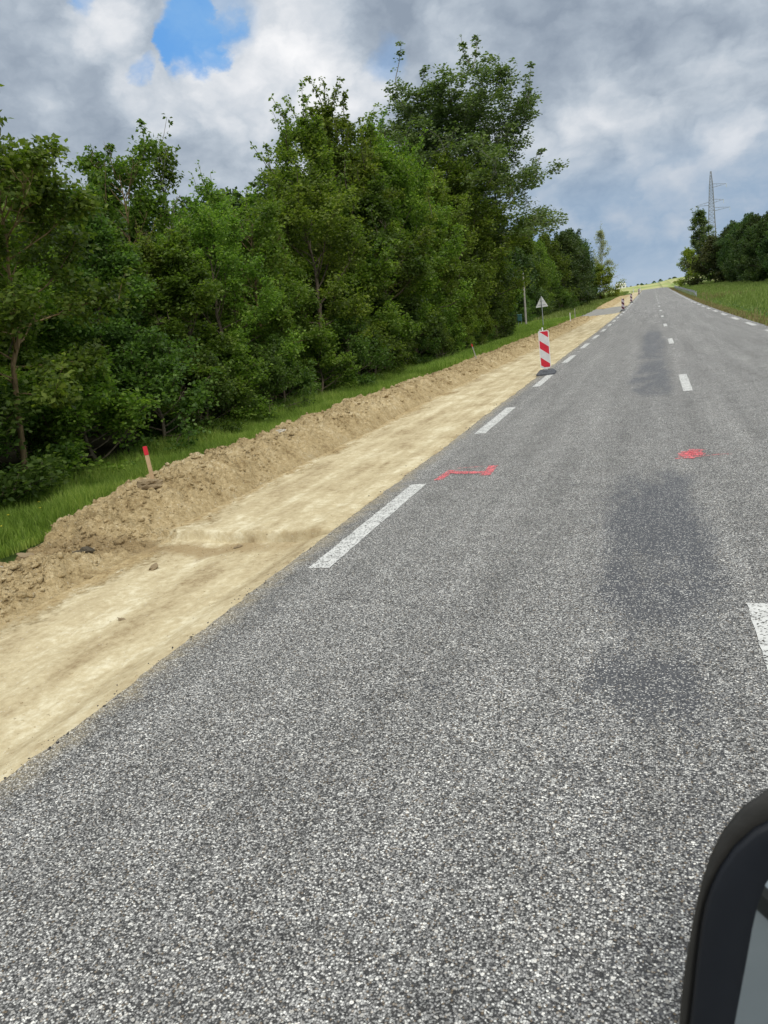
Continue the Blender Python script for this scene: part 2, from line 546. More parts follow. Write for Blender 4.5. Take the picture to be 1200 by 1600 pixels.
def edge_left(y):
    return -3.05 + .12 * fbm(y, y * 0, 2.2, 6, .75) + .05 * fbm(y, y * 0 + 3, .4, 2)


def edge_right(y):
    return 4.06 + .09 * fbm(y, y * 0 + 9, 1.6, 5, .7)


xk = np.array([0, .0001, .02, .2, .45, .7, .98, .9999, 1.0])


def road_warp(X, Y):
    L, R = edge_left(Y), edge_right(Y)
    return L + (R - L) * X + bend(Y), Y


def road_z(X, Y):
    z = rz(Y).copy()
    z[:, 0] -= .12
    z[:, -1] -= .12
    return z


road = obj('road', grid_sheet(xk, ysr, road_z, 'road', [ASPH], warp=road_warp), kind='structure')
road.data.polygons.foreach_set('use_smooth', np.zeros(len(road.data.polygons), bool))


def foot(y):
    return -5.28 + .22 * fbm(y, y * 0 + 5, .45, 4, .6)


def crest_h(y):
    h = (.36 - .11 * sst(y, 12, 26)) * sst(y, 6.15, 7.9) * (1 - sst(y, 73, 79)) + .12 * (1 - sst(y, 5.6, 6.4))
    h = h + .34 * sst(y, 103, 108) * (1 - sst(y, 165, 200))
    return h * (1 + .45 * fbm(y, y * 0 + 31, .55, 3))


def bank_z(X, Y):
    y = Y
    c = crest_h(y)
    near = 1 - sst(y, 5.6, 6.6)
    cx = -6.15 + .18 * fbm(y, y * 0 + 77, .35, 2)
    f = foot(y) + .02
    u = np.where(X > cx, (f - X) / (f - cx), (X + 7.42) / (cx + 7.42))
    u = np.clip(u, 0, 1)
    shape = u ** .85 * (1 - .35 * u ** 3) / .65
    hill = c * np.minimum(shape, 1.0) * (1 - near) + near * c * sst(u, 0, .45) * (.7 + .6 * vn(X * 1.4, Y * 1.4))
    amp = sst(u, .0, .25) * (1 - .30 * sst(Y, 12, 30))
    lump = np.abs(fbm(X, Y, 3.0, 5, .62)) * .50 + np.abs(fbm(X + 4, Y, 8.5, 4, .62)) * .20 + fbm(X, Y, 1.1, 2) * .16
    lump = np.minimum(lump - .05, .14)
    rid = np.abs(fbm(X * 1.3 + 8, Y, 12, 3, .6)) * .09
    base = lane_z(X, Y)
    back = np.where(X < cx, -.12 * (1 - u), 0)
    return base + hill + (lump + rid) * amp * (.6 + .4 * np.minimum(c / .4, 1)) + back


def lane_z(X, Y):
    stepy = 6.66 - .12 * (X + 3.2) + .22 * fbm(X, X * 0 + 2, 1.1, 5, .62)
    z = rz(Y) - .135 + .095 * sst(Y, stepy - .005, stepy + .035) * sst(-X, 3.0, 3.5) - .11 * np.exp(-((Y - stepy + .02) / .028) ** 2) * sst(X, -4.9, -3.7) * sst(-X, 3.08, 3.2) * (.3 + .7 * sst(vn(X * 6, X * 0 + 7), .3, .5))
    z = z + .095 * sst(X, -3.55, -3.12)
    z = np.where((Y > 6.66) & (X > -3.5), np.minimum(z, rz(Y) - .02), z)
    z = z + .035 * fbm(X, Y * .45, .9, 4) + .022 * fbm(X * 2, Y, 5, 4, .6) - .018 * sst(np.abs(X + 4.35 + .3 * fbm(Y * 0, Y, .12, 2)), .35, .05)
    return z


ysd = [2.0 - 12.0]
while ysd[-1] < 235:
    y = ysd[-1]
    ysd.append(y + (.25 if y < 1.5 else (.011 if 6.2 < y < 7.15 else max(.028, y * .0042))))
ysd = np.array(ysd)
ysd = ysd[(ysd < 235)]


def seg(y0, y1):
    return ysd[(ysd >= y0) & (ysd <= y1)]


def lane_warp(X, Y):
    a = foot(Y)
    return a + (-3.0 - a) * X, Y


def bank_warp(X, Y):
    b = foot(Y) + .02
    return -7.42 + (b + 7.42) * X, Y


for nm, a, b in (('dirt_lane', -10, 80.5), ('dirt_lane', 103.5, 232)):
    obj(nm, grid_sheet(np.linspace(0, 1, 72), seg(a, b), lane_z, nm, [LANE], warp=lane_warp), kind='structure')
for a, b in ((-10, 80), (102, 205)):
    obj('earth_bank', grid_sheet(np.linspace(0, 1, 74), seg(a, b), bank_z, 'earth_bank', [SOIL], warp=bank_warp), kind='structure')


def side_z(X, Y):
    return rz(Y) - .02 + 0 * X


obj('side_road', grid_sheet(np.linspace(-30, -3.2, 12), np.linspace(79.5, 105, 14), lambda X, Y: rz(Y) + .0 + (-.03), 'side_road', [SIDE], warp=lambda X, Y: (X, Y + (-X - 3.2) * .25)), kind='structure')

# ---- painted dashes, parts of the road
rgd = random.Random(3)


def dash(name, xc, w, y0, y1):
    n = max(2, int((y1 - y0) / .08)) if y0 < 30 else 4
    ys = np.linspace(y0, y1, n)
    jl = np.array([rgd.uniform(-.006, .006) for _ in ys])
    jr = np.array([rgd.uniform(-.006, .006) for _ in ys])
    V = []
    for i, y in enumerate(ys):
        b = float(bend(np.array(y)))
        z = float(rz(y)) + .005
        V += [(xc + b - w / 2 + jl[i], y, z), (xc + b + w / 2 + jr[i], y, z)]
    Q = [(2 * i, 2 * i + 1, 2 * i + 3, 2 * i + 2) for i in range(n - 1)]
    obj(name, mesh_np(name, V, mats=[WHITE_LINE], Q=Q), road)


for k in range(-1, 33):
    y0 = 5.45 + 6.5 * k
    dash('edge_line_dash', -2.72, .19, y0, y0 + 3.0)
    dash('edge_line_dash', 3.76, .19, y0 + 2.6, y0 + 5.6)
for k in range(-1, 18):
    y0 = 1.7 + 13.45 * k
    dash('centre_line_dash', .545, .165, y0, y0 + 3.0)
MARKS = True

# ---- red spray marks lying on the asphalt
def strokes(name, pts_list, m, label, cat, seed):
    r = random.Random(seed)
    V, T = [], []
    for q, (pts, w) in enumerate(pts_list):
        zq = .0055 + .0007 * q + .003 * (seed == 3)
        for (x0, y0), (x1, y1) in zip(pts[:-1], pts[1:]):
            L = math.hypot(x1 - x0, y1 - y0)
            n = max(2, int(L / .03))
            dx_, dy_ = (x1 - x0) / L, (y1 - y0) / L
            b = len(V)
            for i in range(n + 1):
                s = i / n
                ww = w * r.uniform(.35, .6)
                V.append((x0 + (x1 - x0) * s - dy_ * ww, y0 + (y1 - y0) * s + dx_ * ww, zq))
                ww = w * r.uniform(.35, .6)
                V.append((x0 + (x1 - x0) * s + dy_ * ww, y0 + (y1 - y0) * s - dx_ * ww, zq))
            for i in range(n):
                T += [(b + 2 * i + 1, b + 2 * i + 3, b + 2 * i), (b + 2 * i + 3, b + 2 * i + 2, b + 2 * i)]
    me = mesh_np(name, V, mats=[m], T=T)
    return me


zig = strokes('red_survey_mark', [([(-2.53, 8.62), (-2.49, 9.17)], .11), ([(-1.97, 8.74), (-1.98, 9.30)], .12), ([(-2.48, 9.05), (-2.30, 8.97), (-2.1, 8.93), (-1.99, 8.92)], .13), ([(-2.45, 9.25), (-2.1, 9.28)], .02)], RED_PAINT, '', '', 1)
obj('red_survey_mark', zig, None, label='red sprayed zigzag mark on the asphalt beside the edge line', category='paint mark')
star = strokes('red_survey_mark', [([(.22, 9.28), (.47, 9.36)], .20), ([(.26, 9.46), (.44, 9.18)], .13), ([(.24, 9.14), (.46, 9.52)], .12), ([(.17, 9.06), (.40, 9.10)], .05), ([(.34, 9.02), (.36, 9.56)], .07)], RED_BLOT, '', '', 2)
so = obj('red_survey_mark', star, None, label='red sprayed blot with a thin tail on the asphalt beyond the dark stain', category='paint mark')
tail = strokes('spray_tail', [([(.40, 9.10), (.62, 9.16), (.76, 9.14)], .035)], RED_FAINT, '', '', 3)
obj('spray_tail', tail, so)


# ---- clods and stones
def ico():
    import bmesh
    bm = bmesh.new()
    bmesh.ops.create_icosphere(bm, subdivisions=1, radius=1)
    v = np.array([x.co[:] for x in bm.verts])
    f = np.array([[q.index for q in p.verts] for p in bm.faces])
    bm.free()
    return v, f


IV, IF = ico()
rs = np.random.RandomState(11)


def clods(name, xs, ys, zs, sz, m, **props):
    n = len(xs)
    a = rs.rand(n, len(IV), 1) * .9 + .45
    v = IV[None] * a * (sz[:, None, None] * (rs.rand(n, 1, 3) * .9 + .45)) * np.array([1, 1, .7])
    th = rs.rand(n) * 6.28
    c, s_ = np.cos(th)[:, None], np.sin(th)[:, None]
    vx = v[..., 0] * c - v[..., 1] * s_ + xs[:, None]
    vy = v[..., 0] * s_ + v[..., 1] * c + ys[:, None]
    vz = v[..., 2] + (zs + sz * .02)[:, None]
    V = np.stack([vx, vy, vz], -1).reshape(-1, 3)
    T = (IF[None] + (np.arange(n) * len(IV))[:, None, None]).reshape(-1, 3)
    return obj(name, mesh_np(name, V, mats=[m], T=T), **props)


n = 22000
yy = 3.2 + (rs.rand(n) ** 1.9) * 70
uu = np.clip(rs.beta(2.2, 2.0, n), 0, 1)
xx = -7.35 + uu * (foot(yy) + 7.35)
xx += (rs.rand(n) < .22) * rs.rand(n) ** 2 * .5
sz = .005 + .040 * rs.rand(n) ** 7 + .010 * rs.rand(n) ** 2
clods('dirt_clods', xx, yy, np.where(xx < foot(yy), bank_z(xx, yy), lane_z(xx, yy)), sz * (1 + yy / 60), SOIL, kind='stuff', label='loose clay clods strewn over the earth bank', category='soil')
n = 4200
yy = 3.0 + rs.rand(n) * 3.3
xx = -7.3 + rs.rand(n) ** .9 * 2.3 * (1 - .10 * (yy - 3))
sz = .008 + .055 * rs.rand(n) ** 5
clods('clod_heap', xx, yy, bank_z(xx, yy), sz, SOIL, kind='stuff', label='rubble of clay lumps in front of the gap in the bank', category='soil')
n = 2600
yy = np.where(rs.rand(n) < .25, 6.5 + rs.randn(n) * .25, 2.5 + rs.rand(n) ** 1.5 * 30)
xx = -5.2 + rs.rand(n) * 2.1
clods('grit', xx, yy, lane_z(xx, yy), .003 + .008 * rs.rand(n) ** 2, SOIL, kind='stuff', label='small grit lying on the dirt lane', category='grit')


def m_crumb(t):
    return bsdf(t, (.055, .052, .05, 1), .9, .2), None


CRUMB = mat('asphalt_crumbs', m_crumb)
n = 1500
yy = 2.0 + rs.rand(n) ** 1.6 * 40
xx = edge_left(yy) + .03 - np.abs(rs.randn(n)) * .07
clods('asphalt_crumbs', xx, yy, np.maximum(lane_z(xx, yy), np.where(xx > edge_left(yy), .0, -1)), .003 + .010 * rs.rand(n) ** 4, CRUMB, kind='stuff', label='dark asphalt crumbs along the broken road edge', category='gravel')


def m_stone(col):
    def f(t):
        co = t.n('ShaderNodeTexCoord', out=3)
        n = t.noise(co, 18, 6, .65)
        c = t.vm('SCALE', col)
        t.t.links.new(t.rng(n, .3, .7, .65, 1.3, False), c.node.inputs['Scale'])
        return bsdf(t, c, .92, .15, bump(t, n, .6, .01)), None
    return f


PALE = mat('pale_stone', m_stone((.50, .46, .38)))
DARKST = mat('dark_clod', m_stone((.10, .085, .06)))
BROWN = mat('brown_stone', m_stone((.30, .23, .14)))


def rock(x, y, s, m, label, flat=.7, seed=0):
    import bmesh
    bm = bmesh.new()
    bmesh.ops.create_icosphere(bm, subdivisions=3, radius=1)
    r = random.Random(seed)
    o = Vector((r.uniform(-9, 9), r.uniform(-9, 9), 0))
    from mathutils import noise as mn
    for v in bm.verts:
        k = .75 + .5 * mn.noise(v.co * 1.1 + o) + .18 * mn.noise(v.co * 3.5 + o)
        v.co = v.co * k
        v.co.z *= flat
        v.co.x *= 1.35
    me = bpy.data.meshes.new('stone')
    bm.to_mesh(me)
    bm.free()
    me.materials.append(m)
    z = float(bank_z(np.array(x), np.array(y))) if x < -5.25 else float(lane_z(np.array(x), np.array(y)))
    ob = obj('stone', me, None, label=label, category='stone')
    ob.location = (x, y, z + s * flat * .35)
    ob.scale = (s, s, s)
    ob.rotation_euler = (r.uniform(-.3, .3), r.uniform(-.3, .3), r.uniform(0, 6))


rock(-6.85, 6.42, .11, BROWN, 'flat brown stone at the grass edge left of the bank gap', .42, 1)
rock(-5.82, 6.25, .075, DARKST, 'dark earth clod in the gap of the earth bank, the upper of two', .85, 2)
rock(-5.72, 5.98, .06, DARKST, 'dark earth clod in the gap of the earth bank, the lower of two', .7, 3)
rock(-6.28, 11.9, .12, PALE, 'pale stone on top of the bank beyond the red-topped stake', .5, 4)
rock(-4.72, 5.88, .055, BROWN, 'small brown stone at the foot of the rubble', .6, 5)
rock(-4.15, 6.55, .045, BROWN, 'brown stone lying on the step across the dirt lane', .4, 6)
rock(-4.15, 4.65, .035, BROWN, 'flat stone pressed into the near dirt lane', .3, 7)
rock(-6.02, 7.75, .14, BROWN, 'brown clay lump at the foot of the red-topped stake', .6, 8)
rock(-6.35, 5.55, .10, PALE, 'pale clay lump lying in the rubble heap', .6, 9)
rock(-5.85, 4.9, .12, BROWN, 'big brown clay lump at the rim of the rubble heap', .6, 10)


# ------------------------------------------------------------------ grass
def m_leaf(dark, mid, light, trans=.42, rough=.5, spec=.25, lightp=.86, var=.25):
    def f(t):
        geo = t.n('ShaderNodeNewGeometry').node
        ri = geo.outputs['Random Per Island']
        oi = t.n('ShaderNodeObjectInfo').node.outputs['Random']
        pos = geo.outputs['Position']
        big = t.noise(pos, .7, 3, .6)
        k = t.m('ADD', t.m('MULTIPLY', ri, .55), t.m('MULTIPLY', t.rng(big, .3, .7, 0, 1, False), .45))
        c = t.ramp(k, [(0.1, dark), (0.5, mid), (lightp, light)])
        v = t.rng(oi, 0, 1, 1 - var, 1 + var, False)
        cc = t.vm('SCALE', c)
        t.t.links.new(v, cc.node.inputs['Scale'])
        hs = t.n('ShaderNodeHueSaturation', {'Hue': t.rng(oi, 0, 1, .482, .512, False), 'Saturation': 1.0, 'Value': 1.0, 'Fac': 1.0, 'Color': cc})
        d = bsdf(t, hs, rough, spec)
        tr = t.n('ShaderNodeBsdfTranslucent', {'Color': t.vm('MULTIPLY', hs, (1.6, 1.8, .8))})
        return t.n('ShaderNodeMixShader', {0: trans, 1: d, 2: tr}), None
    return f


GRASS = mat('grass_blades', m_leaf((.080, .125, .020), (.165, .240, .040), (.31, .37, .09), .35, .6, .2))
TALLG = mat('tall_verge_grass', m_leaf((.090, .135, .034), (.165, .220, .055), (.29, .33, .13), .3, .7, .15))


def blades(name, x, y, z, h, w, m, **props):
    n = len(x)
    th = rs.rand(n) * 6.283
    dx_, dy_ = np.cos(th), np.sin(th)
    lean = h * (rs.rand(n) * .55)
    ph = rs.rand(n) * 6.283
    lx, ly = np.cos(ph) * lean, np.sin(ph) * lean
    b0 = np.stack([x - dx_ * w, y - dy_ * w, z - .03], -1)
    b1 = np.stack([x + dx_ * w, y + dy_ * w, z - .03], -1)
    m0 = np.stack([x + lx * .35 - dx_ * w * .8, y + ly * .35 - dy_ * w * .8, z + h * .55], -1)
    m1 = np.stack([x + lx * .35 + dx_ * w * .8, y + ly * .35 + dy_ * w * .8, z + h * .55], -1)
    tp = np.stack([x + lx, y + ly, z + h * .95], -1)
    V = np.stack([b0, b1, m1, m0, tp], 1).reshape(-1, 3)
    i = np.arange(n) * 5
    return obj(name, mesh_np(name, V, mats=[m], Q=np.stack([i, i + 1, i + 2, i + 3], -1), T=np.stack([i + 3, i + 2, i + 4], -1)), **props)


n = 130000
y = 2.5 + rs.rand(n) ** 1.4 * 27
x = -7.1 - rs.rand(n) ** 1.1 * 2.75
h = (.10 + .16 * rs.rand(n)) * (1 + .8 * sst(-x, 8.3, 9.3)) * (.75 + .7 * vn(x * 2, y * 2)) * sst(-x, 7.0, 7.5).clip(.35, 1)
blades('verge_grass', x, y, ground_z(x, y), h, .0035 + .004 * rs.rand(n), GRASS, kind='stuff', label='lush green grass strip between the earth bank and the trees', category='grass')
n = 60000
y = 27 + rs.rand(n) * 60
x = -7.2 - rs.rand(n) * (2.4 + 4.5 * sst(y, 50, 70))
h = .16 + .25 * rs.rand(n)
blades('verge_grass', x, y, ground_z(x, y), h, .010 + .01 * rs.rand(n), GRASS, kind='stuff', label='green verge grass farther along behind the bank', category='grass')
n = 110000
y = 18 + rs.rand(n) ** 1.2 * 210
x = 4.15 + rs.rand(n) ** .8 * 14
x = np.where(rs.rand(n) < .2, 4.1 + rs.rand(n) * 1.2, x)
h = (.08 + .36 * sst(x, 4.6, 8.5)) * (.5 + .8 * rs.rand(n))
blades('tall_grass', x, y, ground_z(x, y), h, (.010 + .014 * rs.rand(n)) * (1 + y / 150), TALLG, kind='stuff', label='tall seeding grass on the right hand verge', category='grass')
n = 16000
y = 85 + rs.rand(n) * 170
x = -7.0 - rs.rand(n) * 6
blades('verge_grass', x, y, ground_z(x, y), .25 + .4 * rs.rand(n), .03 + .03 * rs.rand(n), TALLG, kind='stuff', label='rough pale grass beyond the side road', category='grass')
DRYG = mat('dry_stalks', m_leaf((.16, .13, .06), (.28, .23, .11), (.42, .36, .20), .2, .8, .1))
n = 20000
y = 18 + rs.rand(n) ** 1.1 * 210
x = 4.1 + rs.rand(n) ** 1.1 * 13
edge = rs.rand(n) < .55
x = np.where(edge, 4.08 + rs.rand(n) ** 1.5 * .9, x)
keep = edge | (vn(x * .5, y * .12) > .72)
x, y, edge = x[keep], y[keep], edge[keep]
h = np.where(edge, .06 + .12 * rs.rand(len(x)), .35 + .35 * rs.rand(len(x)))
blades('dry_grass', x, y, ground_z(x, y), h, (.008 + .008 * rs.rand(len(x))) * (1 + y / 120), DRYG, kind='stuff', label='dry tan stalks and edge grass on the right hand verge', category='grass')
# yellow flowers in the near grass
YEL = simple('yellow_petals', (.75, .62, .05), .6, .2)
for i, (fx, fy) in enumerate([(-7.75, 6.9), (-8.0, 7.35), (-7.7, 7.6), (-8.3, 8.2), (-7.5, 6.75)]):
    e = empty('yellow_flower', (fx, fy, float(ground_z(np.array(fx), np.array(fy)))), 'tiny yellow flower in the near grass behind the bank gap', 'flower', 'yellow flowers in the grass')
    m = MB()
    m.bar((0, 0, 0), (0, 0, .2), .0025, n=5)
    m.build('stem', GRASS, e)
    m = MB()
    for k in range(6):
        a = k * math.pi / 3
        m.add([(0, 0, .2), (.012 * math.cos(a - .4), .012 * math.sin(a - .4), .205), (.022 * math.cos(a), .022 * math.sin(a), .208), (.012 * math.cos(a + .4), .012 * math.sin(a + .4), .205)], [(0, 1, 2, 3)])
    m.build('blossom', YEL, e)


# ------------------------------------------------------------------ trees
def norm(v):
    return v / (np.linalg.norm(v) + 1e-9)


class Tree:
    def __init__(s, seed):
        s.r = np.random.RandomState(seed)
        s.V, s.Q, s.c = [], [], []
        s.nv = 0

    def tube(s, pts, rad, n=6):
        pts = np.asarray(pts)
        rings = []
        for i, p in enumerate(pts):
            d = norm(pts[min(i + 1, len(pts) - 1)] - pts[max(i - 1, 0)])
            u = norm(np.cross(d, [.3, 1, .2]))
            w = np.cross(d, u)
            a = np.arange(n) * 2 * math.pi / n
            rings.append(p + rad[i] * (np.cos(a)[:, None] * u + np.sin(a)[:, None] * w))
        b = s.nv
        s.V.append(np.concatenate(rings))
        s.nv += n * len(pts)
        for k in range(len(pts) - 1):
            for i in range(n):
                s.Q.append((b + k * n + i, b + k * n + (i + 1) % n, b + (k + 1) * n + (i + 1) % n, b + (k + 1) * n + i))

    def line(s, p, d, L, n, wob, curve):
        pts = [np.array(p, float)]
        d = norm(np.array(d, float))
        for i in range(n):
            d = norm(d + s.r.randn(3) * wob + np.array([0, 0, curve]))
            pts.append(pts[-1] + d * L / n)
        return np.array(pts)

    def grow(s, H, R, h0=.15, nl=22, shape=None, elev=(10, 60), r0=.12, lean=(0, 0), asym=(0, 0, 0), sub=6, wob=.10, curve=.05, bare=0.0, subl=.42, lead=14):
        r = s.r
        n = 12
        ts = np.linspace(0, 1, n)
        wv = np.cumsum(r.randn(n, 2) * H * .012, 0)
        tr = np.stack([lean[0] * H * ts ** 1.2 + wv[:, 0], lean[1] * H * ts ** 1.2 + wv[:, 1], ts * H * .97], -1)
        tr[0, :2] = 0
        rad = r0 * (1 - ts) ** .8 + .012
        rad[0] *= 1.35
        tr[0, 2] = -.3
        s.tube(tr, rad, 9)
        for i in range(nl):
            tt = h0 + (.97 - h0) * ((i + r.rand()) / nl)
            j = min(int(tt * (n - 1)), n - 2)
            f = tt * (n - 1) - j
            p = tr[j] * (1 - f) + tr[j + 1] * f
            az = i * 2.399 + r.randn() * .5
            L = R * shape(tt) * r.uniform(.7, 1.2) * (1 + asym[0] * math.cos(az) + asym[1] * math.sin(az))
            el = math.radians(elev[0] + (elev[1] - elev[0]) * tt ** 1.3 + r.randn() * 9)
            d = np.array([math.cos(az) * math.cos(el), math.sin(az) * math.cos(el), math.sin(el)])
            if L < .15:
                s.c.append(p)
                continue
            lp = s.line(p, d, L, 6, wob, curve)
            lr = max(.012, (r0 * (1 - tt) ** .8) * .5) * (1 - np.linspace(0, 1, 7)) ** .9 + .006
            s.tube(lp, lr, 5)
            dead = r.rand() < bare
            k = int(sub * (.6 + .5 * shape(tt)) + r.rand())
            for q in range(k):
                u = .25 + .72 * (q + r.rand()) / k
                jj = min(int(u * 6), 5)
                pp = lp[jj] * (1 - (u * 6 - jj)) + lp[jj + 1] * (u * 6 - jj)
                dd = norm(norm(lp[jj + 1] - lp[jj]) + r.randn(3) * .62 + np.array([0, 0, .15]))
                l2 = L * subl * (1.15 - .6 * u) * r.uniform(.6, 1.2)
                sp = s.line(pp, dd, l2, 4, wob * 1.3, curve)
                s.tube(sp, np.linspace(.4, .12, 5) * max(.012, lr[jj]) + .003, 4)
                if dead:
                    for _ in range(2):
                        d3 = norm(dd + r.randn(3) * .7)
                        s.tube(s.line(sp[2], d3, l2 * .6, 3, .2, 0), [.006, .005, .004, .002], 4)
                    continue
                s.c += [sp[-1], sp[-2] * .6 + sp[-1] * .4 + r.randn(3) * .08, sp[2]]
            if not dead:
                s.c += [lp[-1], lp[-2]]
        s.c.append(tr[-1])
        # upright shoots that break the outline of the crown
        s.cs = [1.0] * len(s.c)
        tips = [p for p in s.c if p[2] > H * .55]
        for i in range(lead):
            p = tips[r.randint(len(tips))]
            d = np.array([r.randn() * .28, r.randn() * .28, 1.0]) + np.array([p[0], p[1], 0]) / max(R, .1) * .35
            L = H * r.uniform(.09, .17)
            lp = s.line(p, d, L, 5, .10, .05)
            s.tube(lp, np.linspace(.016, .005, 6) * max(1, H / 8), 4)
            for q in range(2, 6):
                s.c.append(lp[q] + r.randn(3) * .05)
                s.cs.append(.42 if q < 5 else .34)
        return s

    def wood_mesh(s, name, m):
        return mesh_np(name, np.concatenate(s.V), mats=[m], Q=s.Q, smooth=True)

    def leaf_mesh(s, name, m, count, rc, size, flat=.6, droop=.2, low=.45):
        r = s.r
        c = np.array(s.c)
        n = int(count)
        # each cluster has its own density so that the crown shows clumps and gaps
        cs = np.array(s.cs)
        wgt = (low + r.rand(len(c)) ** 1.3) * np.where(cs < 1, .55, 1.0)
        idx = r.choice(len(c), n, p=wgt / wgt.sum())
        rr = rc * ((.6 + .7 * r.rand(len(c))) * cs)[idx]
        g = r.randn(n, 3)
        g = g / np.linalg.norm(g, axis=1, keepdims=True) * (r.rand(n, 1) ** .45)
        P = c[idx] + g * rr[:, None] * np.array([1, 1, flat])
        P[:, 2] = np.maximum(P[:, 2], .05)
        L = size * (.65 + .7 * r.rand(n))
        a = r.randn(n, 3)
        a[:, 2] = a[:, 2] * .5 - droop
        a += g * .7
        a /= np.linalg.norm(a, axis=1, keepdims=True)
        nn = r.randn(n, 3) * .75 + np.array([0, 0, 1.0])
        b = np.cross(a, nn)
        b /= np.linalg.norm(b, axis=1, keepdims=True)
        up = np.cross(b, a)
        W_ = L * .36
        v0 = P
        v1 = P + a * (L * .45)[:, None] + b * W_[:, None] + up * (L * .10)[:, None]
        v2 = P + a * L[:, None]
        v3 = P + a * (L * .45)[:, None] - b * W_[:, None] + up * (L * .10)[:, None]
        V = np.stack([v0, v1, v2, v3], 1).reshape(-1, 3)
        i = np.arange(n) * 4
        return mesh_np(name, V, mats=[m], Q=np.stack([i, i + 1, i + 2, i + 3], -1))


def m_bark(a, b):
    def f(t):
        co = t.n('ShaderNodeTexCoord', out=3)
        n = t.noise(t.vm('MULTIPLY', co, (1, 1, .25)), 14, 6, .65)
        c = t.ramp(n, [(0.35, a), (0.65, b)])
        return bsdf(t, c, .9, .15, bump(t, n, .7, .02)), None
    return f


BARK = mat('brown_bark', m_bark((.060, .048, .032), (.17, .14, .10)))
PALEBARK = mat('pale_grey_bark', m_bark((.20, .19, .16), (.42, .40, .35)))
TANBARK = mat('tan_bark', m_bark((.13, .095, .05), (.30, .22, .12)))
LF_OAK = mat('oak_leaves', m_leaf((.046, .083, .014), (.096, .160, .024), (.20, .27, .050)))
LF_FRESH = mat('fresh_leaves', m_leaf((.056, .098, .015), (.118, .186, .027), (.25, .32, .060)))
LF_DARK = mat('dark_leaves', m_leaf((.036, .066, .015), (.072, .122, .025), (.14, .205, .044)))
LF_POP = mat('poplar_leaves', m_leaf((.052, .080, .026), (.105, .150, .046), (.20, .24, .095), .3, .42, .35))
LF_OLIVE = mat('olive_leaves', m_leaf((.05, .06, .022), (.085, .105, .035), (.14, .15, .06), .3, .6))
LF_DEEP = mat('deep_green_leaves', m_leaf((.026, .052, .016), (.055, .098, .026), (.11, .16, .042), .3))
LF_YEL = mat('yellow_green_leaves', m_leaf((.10, .15, .02), (.22, .30, .04), (.38, .44, .08), .4, .6))
LF_PALE = mat('pale_leaves', m_leaf((.18, .21, .13), (.32, .34, .22), (.46, .46, .33), .4, .6))

pop_sh = lambda t: .30 + .85 * min(1, max(0, t - .22) / .22) * (max(0.0, 1.06 - t) ** .38)
round_ = lambda t: (max(0.0, 1 - (abs(t - .48) / .62) ** 2.2)) ** .6
dome = lambda t: (.75 + .25 * min(1, t / .3)) * (max(0.0, 1 - t) ** .55 + .05)
up_sh = lambda t: (.35 + 1.0 * min(1, (t - .2) / .4)) * (max(0.0, 1.02 - t) ** .5) if t > .2 else .35
colm = lambda t: min(1, t / .15) * max(.08, 1 - t) ** .5
PROTO = {}


def proto(key, name, cat, tree, wood, leafm, count, rc, size, flat=.6, droop=.2, low=.45):
    PROTO[key] = (name, cat, tree.wood_mesh('trunk', wood), tree.leaf_mesh('crown', leafm, count, rc, size, flat, droop, low))


proto('oakA', 'broadleaf_tree', 'tree', Tree(1).grow(8, 2.6, .10, 30, dome, (5, 62), .11, sub=6), BARK, LF_OAK, 30000, .42, .125)
proto('oakB', 'broadleaf_tree', 'tree', Tree(2).grow(8, 2.9, .14, 30, round_, (0, 65), .12, sub=6), BARK, LF_FRESH, 30000, .45, .12)
proto('oakC', 'broadleaf_tree', 'tree', Tree(3).grow(8, 2.3, .36, 26, round_, (-5, 60), .07, sub=6, bare=.12), TANBARK, LF_OAK, 20000, .42, .125)
proto('sap', 'slender_tree', 'tree', Tree(21).grow(8, 1.75, .06, 34, dome, (15, 70), .06, sub=5), BARK, LF_OAK, 19000, .36, .12)
proto('sapF', 'slender_tree', 'tree', Tree(22).grow(8, 1.6, .04, 34, colm, (20, 70), .06, sub=5, bare=.06), TANBARK, LF_FRESH, 19000, .36, .115)
proto('oakD', 'broadleaf_tree', 'tree', Tree(4).grow(8, 2.7, .12, 28, dome, (8, 70), .11, sub=6, bare=.05), BARK, LF_DARK, 26000, .46, .13)
proto('tall', 'oak_tree', 'tree', Tree(5).grow(12, 4.4, .14, 40, dome, (10, 62), .20, sub=7, wob=.14, lead=34), BARK, LF_FRESH, 32000, .38, .15, .75, low=.15)
proto('pop', 'poplar_tree', 'tree', Tree(14).grow(18, 6.4, .18, 66, pop_sh, (5, 58), .28, asym=(.10, -.1, 0), lead=36, sub=10, wob=.11, curve=.03, subl=.40), PALEBARK, LF_POP, 92000, .54, .17, .74, low=.12)
proto('lomb', 'columnar_poplar', 'tree', Tree(7).grow(20, 5.2, .04, 56, colm, (25, 62), .35, sub=5, wob=.10, curve=.06), PALEBARK, LF_POP, 15000, .62, .36, .8)
proto('bush', 'roadside_shrub', 'shrub', Tree(8).grow(2.6, 1.7, .02, 26, dome, (5, 60), .04, sub=5), BARK, LF_FRESH, 11000, .26, .09)
proto('bushD', 'roadside_shrub', 'shrub', Tree(9).grow(3.0, 1.9, .02, 26, dome, (5, 65), .04, sub=5, bare=.1), BARK, LF_DARK, 11000, .30, .10)
proto('bushY', 'yellow_green_shrub', 'shrub', Tree(10).grow(5, 3.0, .02, 26, dome, (5, 65), .06, sub=5), BARK, LF_YEL, 9000, .5, .20)
proto('bushO', 'olive_shrub', 'shrub', Tree(11).grow(6, 4.4, .02, 30, dome, (5, 65), .08, sub=5), BARK, LF_OLIVE, 12000, .8, .28)
